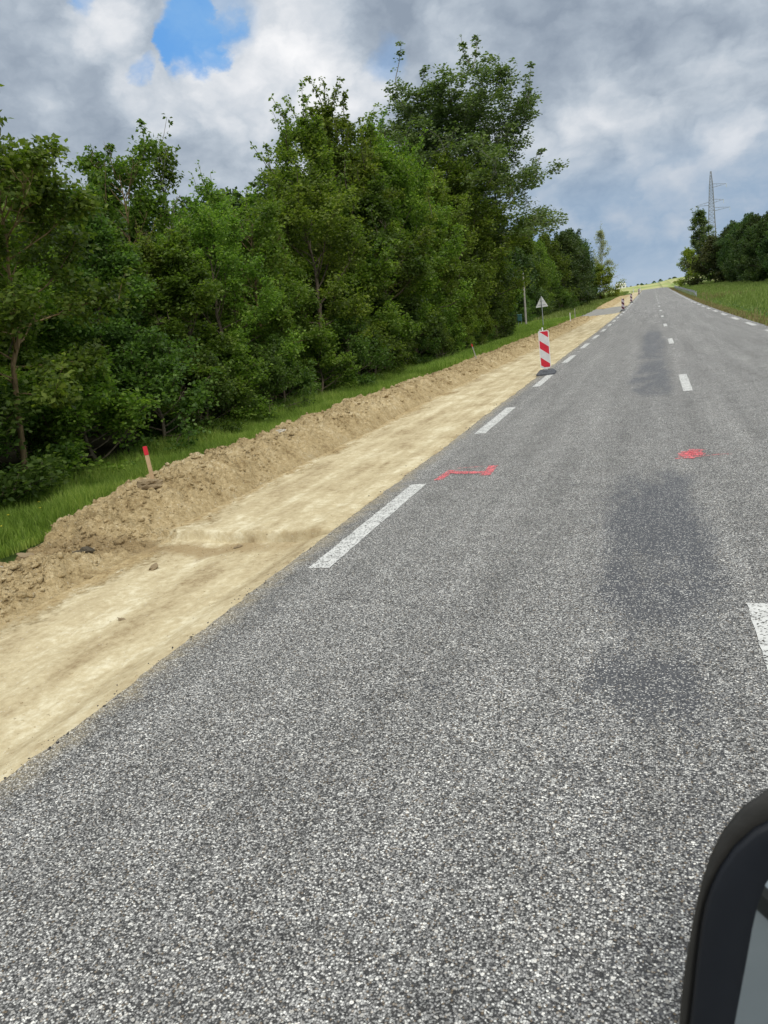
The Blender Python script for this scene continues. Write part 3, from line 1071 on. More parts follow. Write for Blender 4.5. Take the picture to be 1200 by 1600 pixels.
proto('thin', 'thin_tree', 'tree', Tree(12).grow(14, 4.0, .25, 26, dome, (25, 70), .16, sub=6, bare=.25), PALEBARK, LF_PALE, 5500, .7, .22)
proto('dead', 'half_bare_tree', 'tree', Tree(13).grow(8, 2.2, .35, 20, dome, (25, 72), .08, sub=5, bare=.65), PALEBARK, LF_OAK, 2600, .32, .12)
proto('far', 'broadleaf_tree', 'tree', Tree(15).grow(11, 5.2, .06, 36, dome, (5, 65), .25, sub=5), BARK, LF_DEEP, 20000, .9, .30, .8)
proto('farO', 'broadleaf_tree', 'tree', Tree(16).grow(11, 5.0, .06, 36, dome, (5, 65), .25, sub=5), BARK, LF_OAK, 20000, .9, .28, .8)

FIRST = {}
rt = random.Random(77)
_cx = np.array([-9, -1.0, -.887, -.833, -.78, -.728, -.667, -.611, -.558, -.521, -.47, -.40, -.30, -.25, -.20, -.16, -.143, -.093, -.07, 0])
_cs = np.array([.36, .35, .33, .265, .25, .265, .255, .205, .200, .190, .205, .235, .215, .19, .14, .088, .076, .073, .05, .03])


def wood_height(x, y, reach=1.8):
    """height profile of the wood: how tall the trees grow at a place along its edge"""
    sl = min(np.interp((x + d) / y, _cx, _cs) for d in (-reach, 0, reach))
    return 1.9 + sl * y * rt.uniform(.86, 1.0) - .25




def tree(key, x, y, H, label, group=None, wide=1.0, rzv=None, lean=(0, 0), sink=0.05):
    """one tree of a kind: trunk and crown under an Empty at its foot; H is the height it reaches"""
    name, cat, wm, lm = PROTO[key]
    base = {'oakA': 8, 'oakB': 8, 'oakC': 8, 'oakD': 8, 'sap': 8, 'sapF': 8, 'tall': 12, 'pop': 18, 'lomb': 20, 'bush': 2.6, 'bushD': 3.0, 'bushY': 5, 'bushO': 6, 'thin': 14, 'dead': 8, 'far': 11, 'farO': 11}[key]
    s = H / base
    z = float(ground_z(np.array(float(x)), np.array(float(y)))) - sink
    rot = (lean[0], lean[1], rt.uniform(0, 6.28) if rzv is None else rzv)
    sc = (s * wide, s * wide, s)
    if key in FIRST:
        return copy_thing(FIRST[key], (x, y, z), rot, sc, label, group)
    e = empty(name, (x, y, z), label, cat, group)
    e.rotation_euler = rot
    e.scale = sc
    obj('trunk', wm, e)
    obj('crown', lm, e)
    FIRST[key] = e
    return e


G1 = 'trees along the edge of the wood'
G2 = 'trees deeper in the wood'
G3 = 'shrubs at the foot of the wood'
# named trees of the skyline (x, y, height)
tree('pop', -11.4, 52.5, 14.8, 'tall open-crowned poplar with pale limbs, highest tree of the wood', None, 1.5, 0.0)
tree('tall', -12.5, 33.0, 11.0, 'tall oak left of the poplar, with a pointed leafy top', None, 1.0, 1.2)
tree('tall', -12.2, 28.6, 9.6, 'broad oak standing left of the tall pointed oak', None, .95, 3.4)
tree('oakC', -9.9, 9.5, 5.3, 'slender tree with a bare tan lower trunk at the left edge of the photo', None, 1.05, 0.0, (-.04, .2))
tree('oakA', -13.2, 14.9, 6.4, 'tall dense tree rising at the far left of the skyline', None, .9)
tree('dead', -14.5, 21.4, 8.2, 'scraggy treetop with sparse twigs, leftmost of the two above the wood', None, 1.0, .3)
tree('dead', -14.5, 25.8, 7.8, 'half bare tree with pale dead branches above the middle of the wood', None, 1.1, 2.1)
tree('oakC', -14.0, 19.0, 7.3, 'tree with a sparse ragged top, second highest at the left of the skyline', None, .9)
tree('thin', -11.9, 205, 16.5, 'pale thin-leaved tree at the far end of the wood', None, .8)
tree('bushY', -10.9, 178, 6.8, 'bright yellow-green shrub at the far end of the left wood', None, 1.2)
# front row
fr = [(-10.2, 5.2, 5.6, 'oakB'), (-10.6, 7.2, 5.8, 'oakA'), (-11.2, 11.2, 5.2, 'oakB'), (-10.8, 13.4, 5.6, 'oakD'), (-10.8, 15.6, 5.9, 'oakA'),
      (-10.7, 17.8, 5.5, 'oakB'), (-10.8, 20.2, 5.6, 'oakC'), (-10.9, 22.6, 5.7, 'oakA'), (-10.6, 25.2, 6.3, 'oakB'), (-10.4, 28.4, 6.6, 'oakA'),
      (-10.6, 31.6, 7.2, 'oakD'), (-10.8, 35.0, 8.2, 'oakB'), (-10.7, 38.6, 8.6, 'oakA'), (-10.8, 42.6, 8.6, 'oakB'), (-10.9, 46.8, 9.0, 'oakD'),
      (-11.0, 51.0, 8.6, 'oakB'), (-12.2, 55.2, 8.6, 'oakA'), (-13.6, 59.5, 8.2, 'oakD')]
for i, (x, y, H, k) in enumerate(fr):
    tree(k, x, y, min(H, wood_height(x, y)), 'leafy green tree in the front row of the wood behind the earth bank', G1, rt.uniform(.95, 1.15))
for i in range(11):
    y = 64 + i * 6.0
    x = -.1536 * y - 5.6 if y < 82 else (-15.0 if y < 115 else -14.0)
    tree(rt.choice(['farO', 'far']), x - rt.uniform(0, 1.5), y + rt.uniform(-1, 1), 1.9 + .074 * y * rt.uniform(.88, 1.02), 'dark green tree in the row of the wood beyond the road sign', 'trees beyond the road sign', rt.uniform(.8, 1.0))
for i in range(7):
    y = 134 + i * 9
    tree(rt.choice(['farO', 'far']), -13.6 - (y - 134) * .045 - rt.uniform(0, 1.5), y, 1.9 + .070 * y * rt.uniform(.85, 1.0), 'dark green tree near the far end of the left wood', 'trees at the far end of the left wood', .95)
for i in range(38):
    y = 4.6 + i * 1.36 + rt.uniform(-.4, .4)
    if 8.4 < y < 10.4:
        continue
    x = -10.3 - rt.uniform(0, 1.6) - .02 * y
    tree('sap' if rt.random() < .55 else 'sapF', x, y, wood_height(x, y, 1.0) * rt.uniform(.72, .98), 'slender young tree squeezed into the front edge of the wood', 'slender young trees at the front of the wood', rt.uniform(.9, 1.15))
# second and third rows
for i in range(22):
    y = 4 + i * 2.9
    x, y = -13.6 - rt.uniform(0, 1.2), y + rt.uniform(-.6, .6)
    tree(['oakD', 'oakA', 'oakC', 'oakB'][i % 4], x, y, wood_height(x, y), 'green tree in the second row of the wood, crown above the front row', G2, rt.uniform(1.0, 1.2))
for i in range(20):
    y = 8 + i * 4.4
    x, y = -18.0 - rt.uniform(0, 2), y + rt.uniform(-1, 1)
    tree(['far', 'oakD', 'oakA'][i % 3], x, y, wood_height(x, y, 3), 'dark tree deep inside the wood, seen between nearer crowns', G2 + ' behind', 1.1)
for i in range(16):
    y = 14 + i * 8
    x, y = -26.0 - rt.uniform(0, 4), y + rt.uniform(-2, 2)
    tree(['far', 'farO'][i % 2], x, y, min(14, wood_height(x, y, 4)), 'dark tree at the back of the wood', G2 + ' at the back', 1.15)
# poplar's companions to the right
tree('tall', -14.6, 58.5, 10.5, 'dense oak to the right of the tall poplar', None, 1.0, 2.2)
tree('tall', -12.4, 38.0, 10.6, 'leafy oak filling the dip between the pointed oak and the poplar', None, .95, 5.0)
tree('oakB', -11.3, 48.0, 9.5, 'bright green tree in front of the poplar trunk', None, 1.2)
# shrubs along the foot
for i in range(30):
    y = 4.2 + i * 1.75
    k = 'bush' if rt.random() < .55 else 'bushD'
    tree(k, -9.45 - rt.uniform(0, .7) - (.9 if 8.6 < y < 10.5 else 0), y + rt.uniform(-.5, .5), rt.uniform(1.3, 2.5), 'low leafy shrub at the foot of the wood beside the grass strip', G3, rt.uniform(.9, 1.2))
for i in range(18):
    y = 57 + i * 4.6
    x = -.1536 * y - 3.8 if y < 82 else (-13.8 if y < 115 else -12.6)
    tree('bushD', x - rt.uniform(0, .8), y, rt.uniform(2.4, 3.6), 'low dark shrub under the trees beyond the road sign', 'shrubs beyond the road sign', 1.3)
for i in range(24):
    tree('bushD', -15.0 - rt.uniform(0, 5), 6 + i * 2.6, rt.uniform(2.6, 4.0), 'dark undergrowth shrub between the trunks of the wood', 'undergrowth shrubs inside the wood', 1.5)

# right hand side
tree('lomb', 11.0, 222, 18.2, 'tall slim poplar standing right of the road crest', None, 1.25)
tree('bushY', 8.6, 215, 8.2, 'bright green bushy tree at the left foot of the slim poplar', None, .8)
tree('bushO', 13.3, 190, 8.6, 'round olive-yellow shrub right of the slim poplar', None, 1.0)
tree('farO', 13.6, 212, 7.6, 'dark green tree between the slim poplar and the olive shrub', None, .8)
rw = [(15.6, 186, 10.8), (17.3, 190, 12), (16.2, 172, 10.6), (18.4, 176, 12.2), (16.2, 160, 9.8), (18.3, 160, 11.0), (15.9, 146, 8.6), (18.0, 146, 10.0), (16.0, 134, 8.6), (18.5, 132, 9.8), (16.6, 121, 7.6), (19, 119, 8.8), (17, 108, 7.4), (20, 106, 8.4), (22.5, 128, 9.6), (23, 145, 10.5), (22.5, 165, 12.0), (24, 112, 8.4)]
for x, y, H in rw:
    tree('far', x, y, H * .97, 'dark dense tree in the wood on the right side of the road', 'trees of the right hand wood', .95)
# hedges dotted on the far field ridge
for i in range(16):
    tree('bushD', -24 + rt.uniform(0, 52), 575 + rt.uniform(-12, 30), rt.uniform(1.0, 2.2), 'tiny dark bush on the ridge of the far field', 'bushes on the far ridge', 1.6, sink=.6)


# ------------------------------------------------------------------ delineators, stakes, sign, poles
def m_stripes(red, white, off):
    def f(t):
        co = t.n('ShaderNodeTexCoord', out=3)
        x, y, z = t.sep(co)
        s_ = t.m('SUBTRACT', t.m('SUBTRACT', 1.17, z), t.m('MULTIPLY', t.m('ADD', x, .125), .76))
        q = t.m('FLOORED_MODULO', t.m('SUBTRACT', s_, off), .46)
        k = t.m('LESS_THAN', q, .215)
        n = t.noise(co, 9, 5, .65)
        v = t.rng(n, .3, .7, .85, 1.06, False)
        c = t.mix(k, white, red)
        cc = t.vm('SCALE', c)
        t.t.links.new(v, cc.node.inputs['Scale'])
        return bsdf(t, cc, .45, .4), None
    return f


STR = mat('red_white_sheeting', m_stripes((.62, .022, .045, 1), (.66, .66, .66, 1), .24))
STRD = mat('dull_striped_sheeting', m_stripes((.10, .02, .035, 1), (.52, .46, .50, 1), .24))
WPL = simple('white_plastic', (.78, .78, .76), .45, .4, .05)
RUB = simple('grey_rubber_base', (.10, .105, .115), .85, .2, .25, 20, bmp=.3)


def rounded(x0, x1, z0, z1, r, point=0.0):
    pts = []
    for cx, cz, a0 in ((x1 - r, z1 - r, 0), (x0 + r, z1 - r, 90)):
        for k in range(6):
            a = math.radians(a0 + k * 18)
            pts.append((cx + r * math.cos(a), cz + r * math.sin(a)))
    if point:
        pts += [(x0, z0 + point), ((x0 + x1) / 2, z0), (x1, z0 + point)]
    else:
        for cx, cz, a0 in ((x0 + r, z0 + r, 180), (x1 - r, z0 + r, 270)):
            for k in range(6):
                a = math.radians(a0 + k * 18)
                pts.append((cx + r * math.cos(a), cz + r * math.sin(a)))
    return pts


def delineator(x, y, label, stripe, group='delineator boards along the works', dark=False, rzv=0.0):
    e = empty('delineator_board', (x, y, float(rz(y)) + .004), label, 'delineator', group, rzv)
    m = MB()
    rings = []
    for z, s in ((0, 1), (.035, 1), (.09, .80), (.115, .70)):
        hx, hy, c = .25 * s, .40 * s, .06
        rings.append([(-hx + c, -hy, z), (hx - c, -hy, z), (hx, -hy + c, z), (hx, hy - c, z), (hx - c, hy, z), (-hx + c, hy, z), (-hx, hy - c, z), (-hx, -hy + c, z)])
    m.loft(rings)
    b = m.build('base', RUB, e)
    m = MB()
    m.box((0, -.30, .088), (.10, .05, .03))
    m.box((0, .30, .088), (.10, .05, .03))
    m.build('handle', RUB, b)
    m = MB()
    m.box((0, .012, .165), (.10, .022, .11))
    m.build('foot_tongue', WPL, e)
    m = MB()
    m.prism(rounded(-.14, .14, .13, 1.18, .03, .05), -.014, .014)
    m.build('panel_frame', STRD if dark else WPL, e)
    m = MB()
    m.prism(rounded(-.122, .122, .19, 1.162, .018), -.018, -.0141)
    m.build('striped_face', stripe, e)
    m = MB()
    m.bar((-.02, 0, 1.18), (-.02, 0, 1.27), .022, .02, 10)
    m.box((-.085, 0, 1.20), (.02, .02, .05))
    m.build('top_peg', WPL, e)
    return e


delineator(-2.87, 21.6, 'large red and white striped delineator board standing beside the edge line', STR, rzv=.04)
delineator(-2.95, 84.4, 'dark striped delineator board past the side road, the nearer of the pair', STRD, dark=True)
delineator(-2.90, 116, 'dark striped delineator board past the side road, the farther of the pair', STRD, dark=True)
delineator(-2.95, 183, 'tiny far delineator board left of the road crest, the nearer one', STRD)
delineator(-3.05, 196, 'tiny far delineator board left of the road crest, the farther one', STRD)

WOODP = simple('bare_wood', (.52, .37, .22), .8, .2, .15, 14)
REDP = simple('red_stake_paint', (.62, .03, .05), .6, .3, .1)
GREYW = simple('weathered_pale_wood', (.36, .34, .30), .9, .15, .2, 5)


def stake(x, y, z, H, w, lean, label, redh, m0=None):
    e = empty('wooden_stake', (x, y, z), label, 'stake', 'survey stakes in the earth bank')
    e.rotation_euler = lean
    m = MB()
    m.box((0, 0, (H - redh) / 2 - .1), (w, w * .7, H - redh + .2))
    m.build('post', m0 or WOODP, e, bevel=.003)
    if redh:
        m = MB()
        m.box((0, 0, H - redh / 2 + .001), (w * 1.04, w * .75, redh))
        m.build('painted_top', REDP, e, bevel=.003)
    return e


stake(-5.98, 7.78, .40, .42, .045, (0, -.04, .3), 'wooden stake with a red top on the near end of the bank', .11)
stake(-6.05, 27.2, .33, .52, .036, (.02, -.22, .2), 'pale stake with a dark red tip midway along the bank', .10, GREYW)
stake(-5.9, 60.0, .50, .50, .06, (0, -.02, 0), 'thin pale stake behind the striped board, on the bank', 0, WPL)
stake(-6.7, 72.5, .42, .70, .07, (0, .0, 0), 'pale stake at the far end of the near bank', 0, GREYW)

GALV = simple('galvanised_steel', (.42, .44, .46), .5, .5, .1, 5, metal=.4)
SIGNB = simple('sign_back_aluminium', (.80, .81, .82), .6, .4, .06, 3)
sz0 = float(ground_z(np.array(-8.4), np.array(63.5)))
e = empty('triangle_road_sign', (-8.4, 63.5, sz0), 'grey back of a triangular road sign on a post behind the striped board', 'road sign')
m = MB()
m.bar((0, 0, -.3), (0, 0, 2.55), .035, n=10)
m.build('post', GALV, e)


def rtri(s, r, z0):
    h = s * .866
    cs = [(-s / 2 + r * 1.73, z0 + r, 210), (s / 2 - r * 1.73, z0 + r, 330), (0, z0 + h - 2 * r, 90)]
    pts = []
    for cx, cz, a in cs:
        for k in range(-2, 3):
            q = math.radians(a + k * 30)
            pts.append((cx + r * math.cos(q), cz + r * math.sin(q)))
    return pts


m = MB()
m.prism(rtri(1.02, .04, 1.72), .042, .052)
pl = m.build('plate', SIGNB, e)
m = MB()
m.box((0, .034, 1.9), (.6, .016, .03))
m.box((0, .034, 2.2), (.3, .016, .03))
m.build('bracket', GALV, pl)

e = empty('utility_pole', (-12.0, 78.0, float(ground_z(np.array(-12.), np.array(78.)))), 'pale wooden utility pole in front of the dark trees', 'pole')
m = MB()
m.bar((0, 0, -.5), (.10, 0, 5.15), .115, .085, 12)
m.build('shaft', GREYW, e)
m = MB()
m.bar((.10, 0, 5.10), (.10, 0, 5.19), .10, .06, 12)
m.build('pole_cap', GALV, e)

TEAL = simple('teal_cabinet', (.045, .13, .13), .6, .3, .15)
e = empty('utility_cabinet', (-12.9, 80.0, float(ground_z(np.array(-12.9), np.array(80.)))), 'small teal cabinet on legs left of the utility pole', 'utility box')
m = MB()
m.box((0, 0, .85), (.42, .3, .62))
bd = m.build('cabinet_body', TEAL, e, bevel=.015)
m = MB()
m.box((0, -.165, .85), (.34, .02, .54))
m.build('door', TEAL, bd)
m = MB()
m.add([(-.26, -.2, 1.165), (.26, -.2, 1.165), (.26, .2, 1.165), (-.26, .2, 1.165), (-.2, -.02, 1.24), (.2, -.02, 1.24), (.2, .02, 1.24), (-.2, .02, 1.24)], [(0, 1, 2, 3), (4, 5, 6, 7), (0, 1, 5, 4), (1, 2, 6, 5), (2, 3, 7, 6), (3, 0, 4, 7)])
m.build('roof', TEAL, bd)
for sx in (-.16, .16):
    m = MB()
    m.box((sx, 0, .26), (.05, .05, .56))
    m.build('leg', GALV, e)

# white posts near the crest
for (x, y, H, lb) in ((-5.2, 235, 1.2, 'small white marker post left of the road crest, the left one'), (-3.4, 238, 1.1, 'small white marker post at the road crest, the right one')):
    z = float(rz(y)) - .1
    e = empty('marker_post', (x, y, z), lb, 'marker post', 'white marker posts at the crest')
    m = MB()
    m.loft([[(-.10, -.05, 0), (.10, -.05, 0), (.06, .06, 0), (-.06, .06, 0)], [(-.10, -.05, H * .9), (.10, -.05, H * .9), (.06, .06, H * .95), (-.06, .06, H * .95)], [(-.07, -.04, H), (.07, -.04, H), (.04, .05, H), (-.04, .05, H)]])
    m.build('post', WPL, e)
    m = MB()
    m.box((0, -.057, H * .8), (.10, .01, .12))
    m.build('reflector', REDP, e)

# guard rail on the right
e = empty('guard_rail', (5.1, 105, float(rz(105)) - .1), 'grey steel guard rail along the right verge before the road crest', 'guard rail')
m = MB()
prof = [(-.03, .50), (-.03, .56), (.03, .60), (-.03, .65), (.03, .70), (-.03, .74), (-.03, .80), (-.045, .80), (-.045, .735), (.01, .70), (-.045, .65), (.01, .60), (-.045, .565), (-.045, .50)]
rings = []
for y in np.linspace(0, 105, 22):
    z = float(rz(105 + y)) - float(rz(105)) - .02
    if y == 0:
        z -= .35
    rings.append([(px + .0, y, z + pz) for px, pz in prof])
m.loft(rings)
m.build('rail', GALV, e)
for k in range(26):
    y = 2 + k * 4.1
    z = float(rz(105 + y)) - float(rz(105))
    m = MB()
    m.box((.05, y, z + .2), (.06, .10, 1.05))
    m.build('post', GALV, e)

# pylon
PYL = simple('pylon_steel', (.24, .25, .27), .6, .4, .1, 1)
PX, PY = 22.0, 330.0
pz0 = float(ground_z(np.array(PX), np.array(PY)))
e = empty('lattice_pylon', (PX, PY, pz0), 'grey lattice electricity pylon rising behind the right hand trees', 'pylon')
PH = 41.6 - pz0


def pw(z):
    u = z / PH
    return .15 + 3.6 * (1 - u) if u > .88 else .582 + (.88 - u) * 1.6


cr = [(-1, -1), (1, -1), (1, 1), (-1, 1)]
lv = [0]
while lv[-1] < PH - 1.2:
    lv.append(lv[-1] + max(1.1, pw(lv[-1]) * 1.35))
lv[-1] = PH
for sx, sy in cr:
    m = MB()
    for a, b in zip(lv[:-1], lv[1:]):
        m.bar((sx * pw(a), sy * pw(a), a), (sx * pw(b), sy * pw(b), b), .11, n=5, caps=False)
    m.build('leg', PYL, e)
m = MB()
for a, b in zip(lv[:-1], lv[1:]):
    for k in range(4):
        (x0, y0), (x1, y1) = cr[k], cr[(k + 1) % 4]
        m.bar((x0 * pw(a), y0 * pw(a), a), (x1 * pw(b), y1 * pw(b), b), .055, n=4, caps=False)
        m.bar((x1 * pw(a), y1 * pw(a), a), (x0 * pw(b), y0 * pw(b), b), .055, n=4, caps=False)
        m.bar((x0 * pw(b), y0 * pw(b), b), (x1 * pw(b), y1 * pw(b), b), .055, n=4, caps=False)
m.build('lattice', PYL, e)
for za, xa, L in ((PH - 5.2, 1, 4.6), (PH - 11.4, -1, 4.8), (PH - 10.6, 1, 3.4), (PH - 13.6, 1, 5.4)):
    m = MB()
    ww = pw(za)
    for sy in (-1, 1):
        m.bar((xa * ww, sy * ww * .7, za - .5), (xa * (ww + L), 0, za), .06, n=4)
        m.bar((xa * ww, sy * ww * .7, za + .7), (xa * (ww + L), 0, za + .02), .05, n=4)
    for q in (.3, .6):
        m.bar((xa * (ww + L * q), 0, za - .3), (xa * (ww + L * q), 0, za + .4), .04, n=4)
    arm = m.build('crossarm', PYL, e)
    m = MB()
    for q in range(6):
        m.bar((xa * (ww + L), 0, za - .1 - q * .2), (xa * (ww + L), 0, za - .24 - q * .2), .12, .07, 8)
    m.build('insulator', WPL, arm)

# far white house
RWALL = simple('white_render', (.80, .80, .78), .8, .2, .04)
RROOF = simple('grey_roof', (.30, .29, .30), .8, .2, .1)
GLZ = simple('dark_window', (.05, .06, .08), .2, .5, .05)
hx, hy = -19.6, 540.0
hz = float(ground_z(np.array(hx), np.array(hy)))
e = empty('white_house', (hx, hy, hz - .8), 'small white house far away at the end of the left wood', 'house')
m = MB()
m.box((0, 0, 1.5), (6.5, 8, 3.6))
m.build('wall', RWALL, e)
m = MB()
m.add([(-3.5, -4.3, 3.31), (3.5, -4.3, 3.31), (3.5, 4.3, 3.31), (-3.5, 4.3, 3.31), (-2.2, 0, 4.3), (2.2, 0, 4.3)], [(0, 1, 2, 3), (0, 1, 5, 4), (1, 2, 5), (2, 3, 4, 5), (3, 0, 4)])
m.build('roof', RWALL, e)
for wx in (-2, 0, 2):
    m = MB()
    m.box((wx, -4.01, 1.9), (.9, .06, 1.0))
    m.build('window', GLZ, e)


# ------------------------------------------------------------------ the car: door mirror in view, body beside the camera
def m_car(col):
    def f(t):
        co = t.n('ShaderNodeTexCoord', out=3)
        n = t.noise(co, 3, 4, .6)
        v = t.rng(n, .3, .7, .96, 1.04, False)
        c = t.vm('SCALE', col)
        t.t.links.new(v, c.node.inputs['Scale'])
        nd = t.n('ShaderNodeBsdfPrincipled', {'Base Color': c, 'Roughness': .3, 'Coat Weight': .8, 'Coat Roughness': .05, 'Metallic': .3})
        return nd, None
    return f


PAINT = mat('silver_car_paint', m_car((.55, .58, .60)))
BLKPL = simple('black_textured_plastic', (.028, .027, .024), .55, .35, .12, 60, bmp=.15)
NAVY = simple('dark_bezel_plastic', (.010, .012, .016), .5, .3, .06, 30)
TYRE = simple('tyre_rubber', (.02, .02, .02), .9, .2, .2, 10)
RIM = simple('alloy', (.5, .5, .52), .35, .5, .05, 4, metal=.8)
CGL = mat('car_glass', lambda t: (t.n('ShaderNodeBsdfPrincipled', {'Base Color': (.02, .025, .03, 1), 'Roughness': .04, 'Specular IOR Level': .6}), None))
MIRR = mat('mirror_glass', lambda t: (t.n('ShaderNodeBsdfPrincipled', {'Base Color': (.62, .68, .70, 1), 'Roughness': .03, 'Metallic': 1.0}), None))

car = empty('car', (1.30, -.6, 0.0), 'silver car with its black door mirror reaching into the lower right corner', 'car')
car.location.z = float(rz(0)) + .004


def sect(y, hw, zb, zs, zt, tw):
    """one body section: half width hw, sill zb, shoulder zs, top zt, top half width tw"""
    h = []
    for sgn, order in ((1, 1), (-1, -1)):
        pts = [(hw * .93, zb), (hw, zb + .12), (hw, (zb + zs) / 2), (hw * .985, zs), (tw, zt - .05), (tw - .08, zt)]
        h.append([(sgn * px, y, pz) for px, pz in pts])
    return h[0] + h[1][::-1]


m = MB()
m.loft([sect(-2.25, .80, .40, .80, .95, .70), sect(-2.15, .88, .30, .95, 1.10, .76), sect(-1.6, .92, .26, 1.0, 1.13, .80), sect(.9, .92, .26, 1.0, 1.13, .80),
        sect(1.5, .91, .28, .95, 1.06, .76), sect(2.1, .86, .30, .85, .93, .70), sect(2.35, .76, .38, .70, .78, .60)])
body = m.build('body', PAINT, car, bevel=.0, smooth=False)
m = MB()
m.loft([sect(-2.05, .84, 1.10, 1.25, 1.32, .68), sect(-1.8, .85, 1.10, 1.35, 1.58, .66), sect(-1.2, .86, 1.10, 1.38, 1.66, .66), sect(.0, .86, 1.10, 1.36, 1.66, .66), sect(.45, .85, 1.10, 1.30, 1.50, .66), sect(1.2, .82, 1.10, 1.14, 1.18, .70)])
cab = m.build('cabin_glass', CGL, car)
m = MB()
m.loft([[(-.67, -1.9, 1.60), (.67, -1.9, 1.60), (.67, -1.9, 1.64), (-.67, -1.9, 1.64)], [(-.68, -1.2, 1.662), (.68, -1.2, 1.662), (.66, -1.2, 1.70), (-.66, -1.2, 1.70)], [(-.68, 0, 1.662), (.68, 0, 1.662), (.66, 0, 1.70), (-.66, 0, 1.70)], [(-.66, .4, 1.54), (.66, .4, 1.54), (.64, .4, 1.575), (-.64, .4, 1.575)]])
m.build('roof', PAINT, car, bevel=.01)
m = MB()
m.box((-.925, -.2, 1.04), (.02, 2.9, .035))
m.build('window_seal', BLKPL, car)
m = MB()
m.box((-.925, -.55, .90), (.03, .18, .03))
m.build('door_handle', PAINT, car, bevel=.008)
for wy in (-1.45, 1.42):
    for sx in (-1, 1):
        m = MB()
        a = [[(sx * xo, wy + rr * math.cos(q * math.pi / 14), .33 + rr * math.sin(q * math.pi / 14)) for q in range(28)] for xo, rr in ((.72, .30), (.74, .33), (.92, .33), (.94, .30), (.94, .21))]
        m.loft(a)
        w = m.build('wheel', TYRE, car, smooth=False)
        m = MB()
        a = [[(sx * xo, wy + rr * math.cos(q * math.pi / 14), .33 + rr * math.sin(q * math.pi / 14)) for q in range(28)] for xo, rr in ((.935, .205), (.95, .205), (.945, .17), (.93, .05))]
        m.loft(a)
        m.build('rim', RIM, w)
for sx in (-.62, .62):
    m = MB()
    m.loft([[(sx - .15, 2.02, .66), (sx + .15, 2.02, .66), (sx + .15, 2.02, .80), (sx - .15, 2.02, .80)], [(sx - .12, 2.30, .67), (sx + .12, 2.30, .67), (sx + .12, 2.28, .77), (sx - .12, 2.28, .77)]])
    m.build('headlight', WPL, car, bevel=.01)

# door mirror, in the car's own coordinates (car origin at 1.30, -0.6, 0)
OX, OY, OZ = -1.30, .6, -.004


# outlines of housing, bezel and glass in world x,z; the whole head is turned a little towards the driver
OUT = [(0.3009, 1.2608), (0.3027, 1.2827), (0.3038, 1.3061), (0.3047, 1.3323), (0.3058, 1.3634), (0.3035, 1.3997), (0.2888, 1.435), (0.2587, 1.4605), (0.2207, 1.4754), (0.182, 1.4836), (0.1449, 1.4875), (0.1102, 1.486), (0.0797, 1.4768), (0.0556, 1.4596), (0.0385, 1.4379), (0.0274, 1.415), (0.0203, 1.3933), (0.0153, 1.3734), (0.0113, 1.355), (0.0079, 1.3375), (0.0046, 1.3201), (0.0015, 1.3019), (-0.0013, 1.282), (-0.0042, 1.2591), (-0.007, 1.2314), (-0.0054, 1.1993), (0.0077, 1.1687), (0.034, 1.1463), (0.067, 1.1321), (0.1007, 1.122), (0.1341, 1.114), (0.168, 1.1067), (0.2028, 1.1011), (0.2366, 1.1021), (0.2633, 1.1156), (0.2792, 1.1404), (0.2873, 1.1684), (0.2919, 1.1942), (0.2952, 1.2177), (0.2983, 1.2395)]
BEZ = [(0.2872, 1.2635), (0.2886, 1.2836), (0.2893, 1.3049), (0.2897, 1.3287), (0.2903, 1.3568), (0.2873, 1.3891), (0.2725, 1.4192), (0.244, 1.4394), (0.2098, 1.4508), (0.1762, 1.4576), (0.1442, 1.4611), (0.1141, 1.4604), (0.0868, 1.4542), (0.064, 1.4423), (0.0469, 1.4256), (0.0348, 1.4067), (0.0264, 1.3879), (0.0208, 1.3698), (0.0174, 1.3521), (0.0149, 1.3352), (0.0125, 1.3186), (0.0104, 1.3014), (0.0082, 1.2828), (0.0052, 1.2612), (0.0011, 1.2346), (0.0016, 1.2039), (0.0148, 1.1757), (0.0405, 1.1555), (0.0716, 1.1423), (0.1032, 1.133), (0.1344, 1.1258), (0.166, 1.1194), (0.1985, 1.1143), (0.23, 1.115), (0.2549, 1.1276), (0.2691, 1.1514), (0.2762, 1.1778), (0.28, 1.2019), (0.2827, 1.2237), (0.2851, 1.2439)]
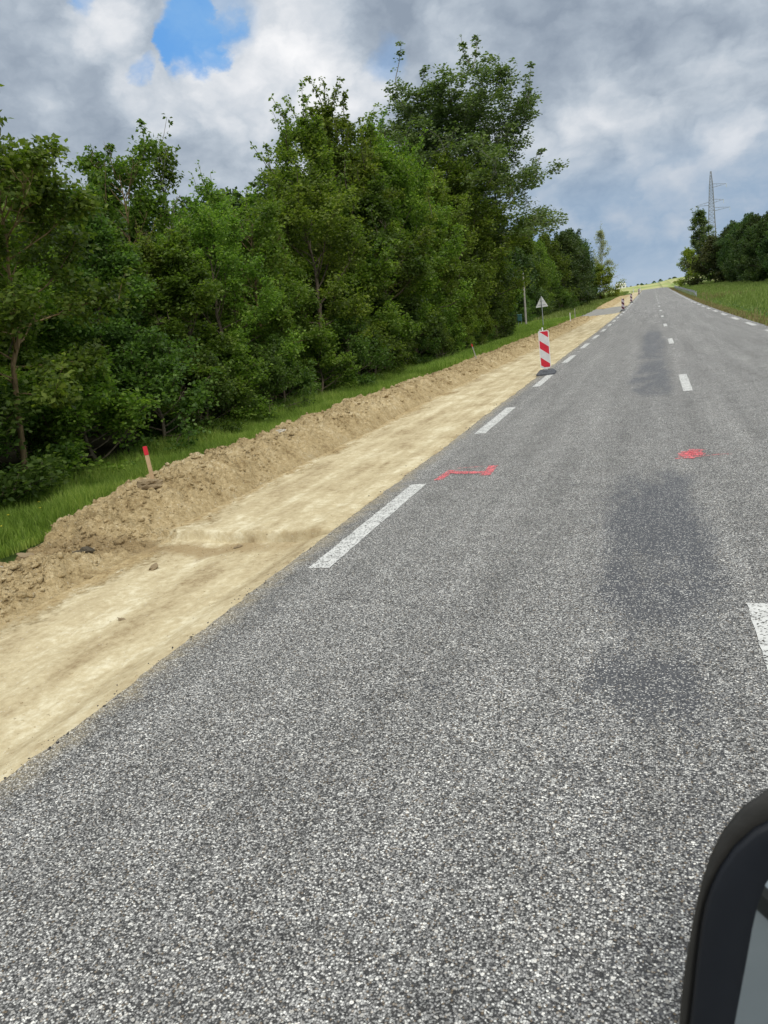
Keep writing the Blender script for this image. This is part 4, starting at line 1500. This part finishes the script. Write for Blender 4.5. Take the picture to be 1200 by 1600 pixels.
GLS = [(0.2584, 1.2693), (0.2588, 1.2855), (0.2589, 1.3026), (0.2588, 1.3214), (0.2587, 1.3435), (0.2557, 1.3686), (0.2439, 1.3922), (0.2218, 1.4084), (0.1948, 1.417), (0.1682, 1.4218), (0.1432, 1.424), (0.1197, 1.4231), (0.099, 1.4175), (0.0831, 1.4054), (0.0728, 1.389), (0.0668, 1.3723), (0.0631, 1.3574), (0.0604, 1.3443), (0.0583, 1.3324), (0.0563, 1.3212), (0.0544, 1.3102), (0.0522, 1.2987), (0.0499, 1.286), (0.0471, 1.2712), (0.0438, 1.2526), (0.0406, 1.2282), (0.0431, 1.2008), (0.0582, 1.1795), (0.0829, 1.1678), (0.1094, 1.161), (0.1353, 1.1554), (0.1613, 1.1501), (0.1887, 1.1446), (0.2167, 1.142), (0.2393, 1.1502), (0.2511, 1.1708), (0.2547, 1.1956), (0.2558, 1.2175), (0.2568, 1.2362), (0.2577, 1.2531)]


def mplane(x, z):
    return .6165 + .228 * (x - .14) + .117 * (z - 1.29)


def ring(P, back, k=1.0, c=(.14, 1.29)):
    """an outline scaled by k about its middle, lying `back` metres behind the tilted mirror plane"""
    o = []
    for x, z in P:
        x, z = c[0] + (x - c[0]) * k, c[1] + (z - c[1]) * k
        o.append((OX + x, OY + mplane(x, z) + back, OZ + z))
    return o


m = MB()
m.loft([ring(BEZ, .0095, 1.0), ring(OUT, .0078, .97), ring(OUT, .013, .985), ring(OUT, .03, .93), ring(OUT, .055, .83), ring(OUT, .08, .68), ring(OUT, .09, .45)], caps=True)
m.build('mirror_housing', BLKPL, car, smooth=True)
m = MB()
m.loft([ring(BEZ, .008, .985), ring(BEZ, .002, .985), ring(BEZ, .0, .965), ring(GLS, .003, 1.01), ring(GLS, .008, .99)], caps=False)
m.build('mirror_bezel', NAVY, car, smooth=True)
m = MB()
m.loft([ring(GLS, .0065, 1.0), ring(GLS, .0075, 1.0)])
m.build('mirror_glass', MIRR, car)
m = MB()
m.loft([[(OX + .25, OY + .64, OZ + 1.12), (OX + .25, OY + .72, OZ + 1.12), (OX + .25, OY + .72, OZ + 1.19), (OX + .25, OY + .64, OZ + 1.19)], [(-.90, OY + .62, OZ + 1.08), (-.90, OY + .74, OZ + 1.08), (-.88, OY + .74, OZ + 1.16), (-.88, OY + .62, OZ + 1.16)]])
m.build('mirror_arm', BLKPL, car, bevel=.008)
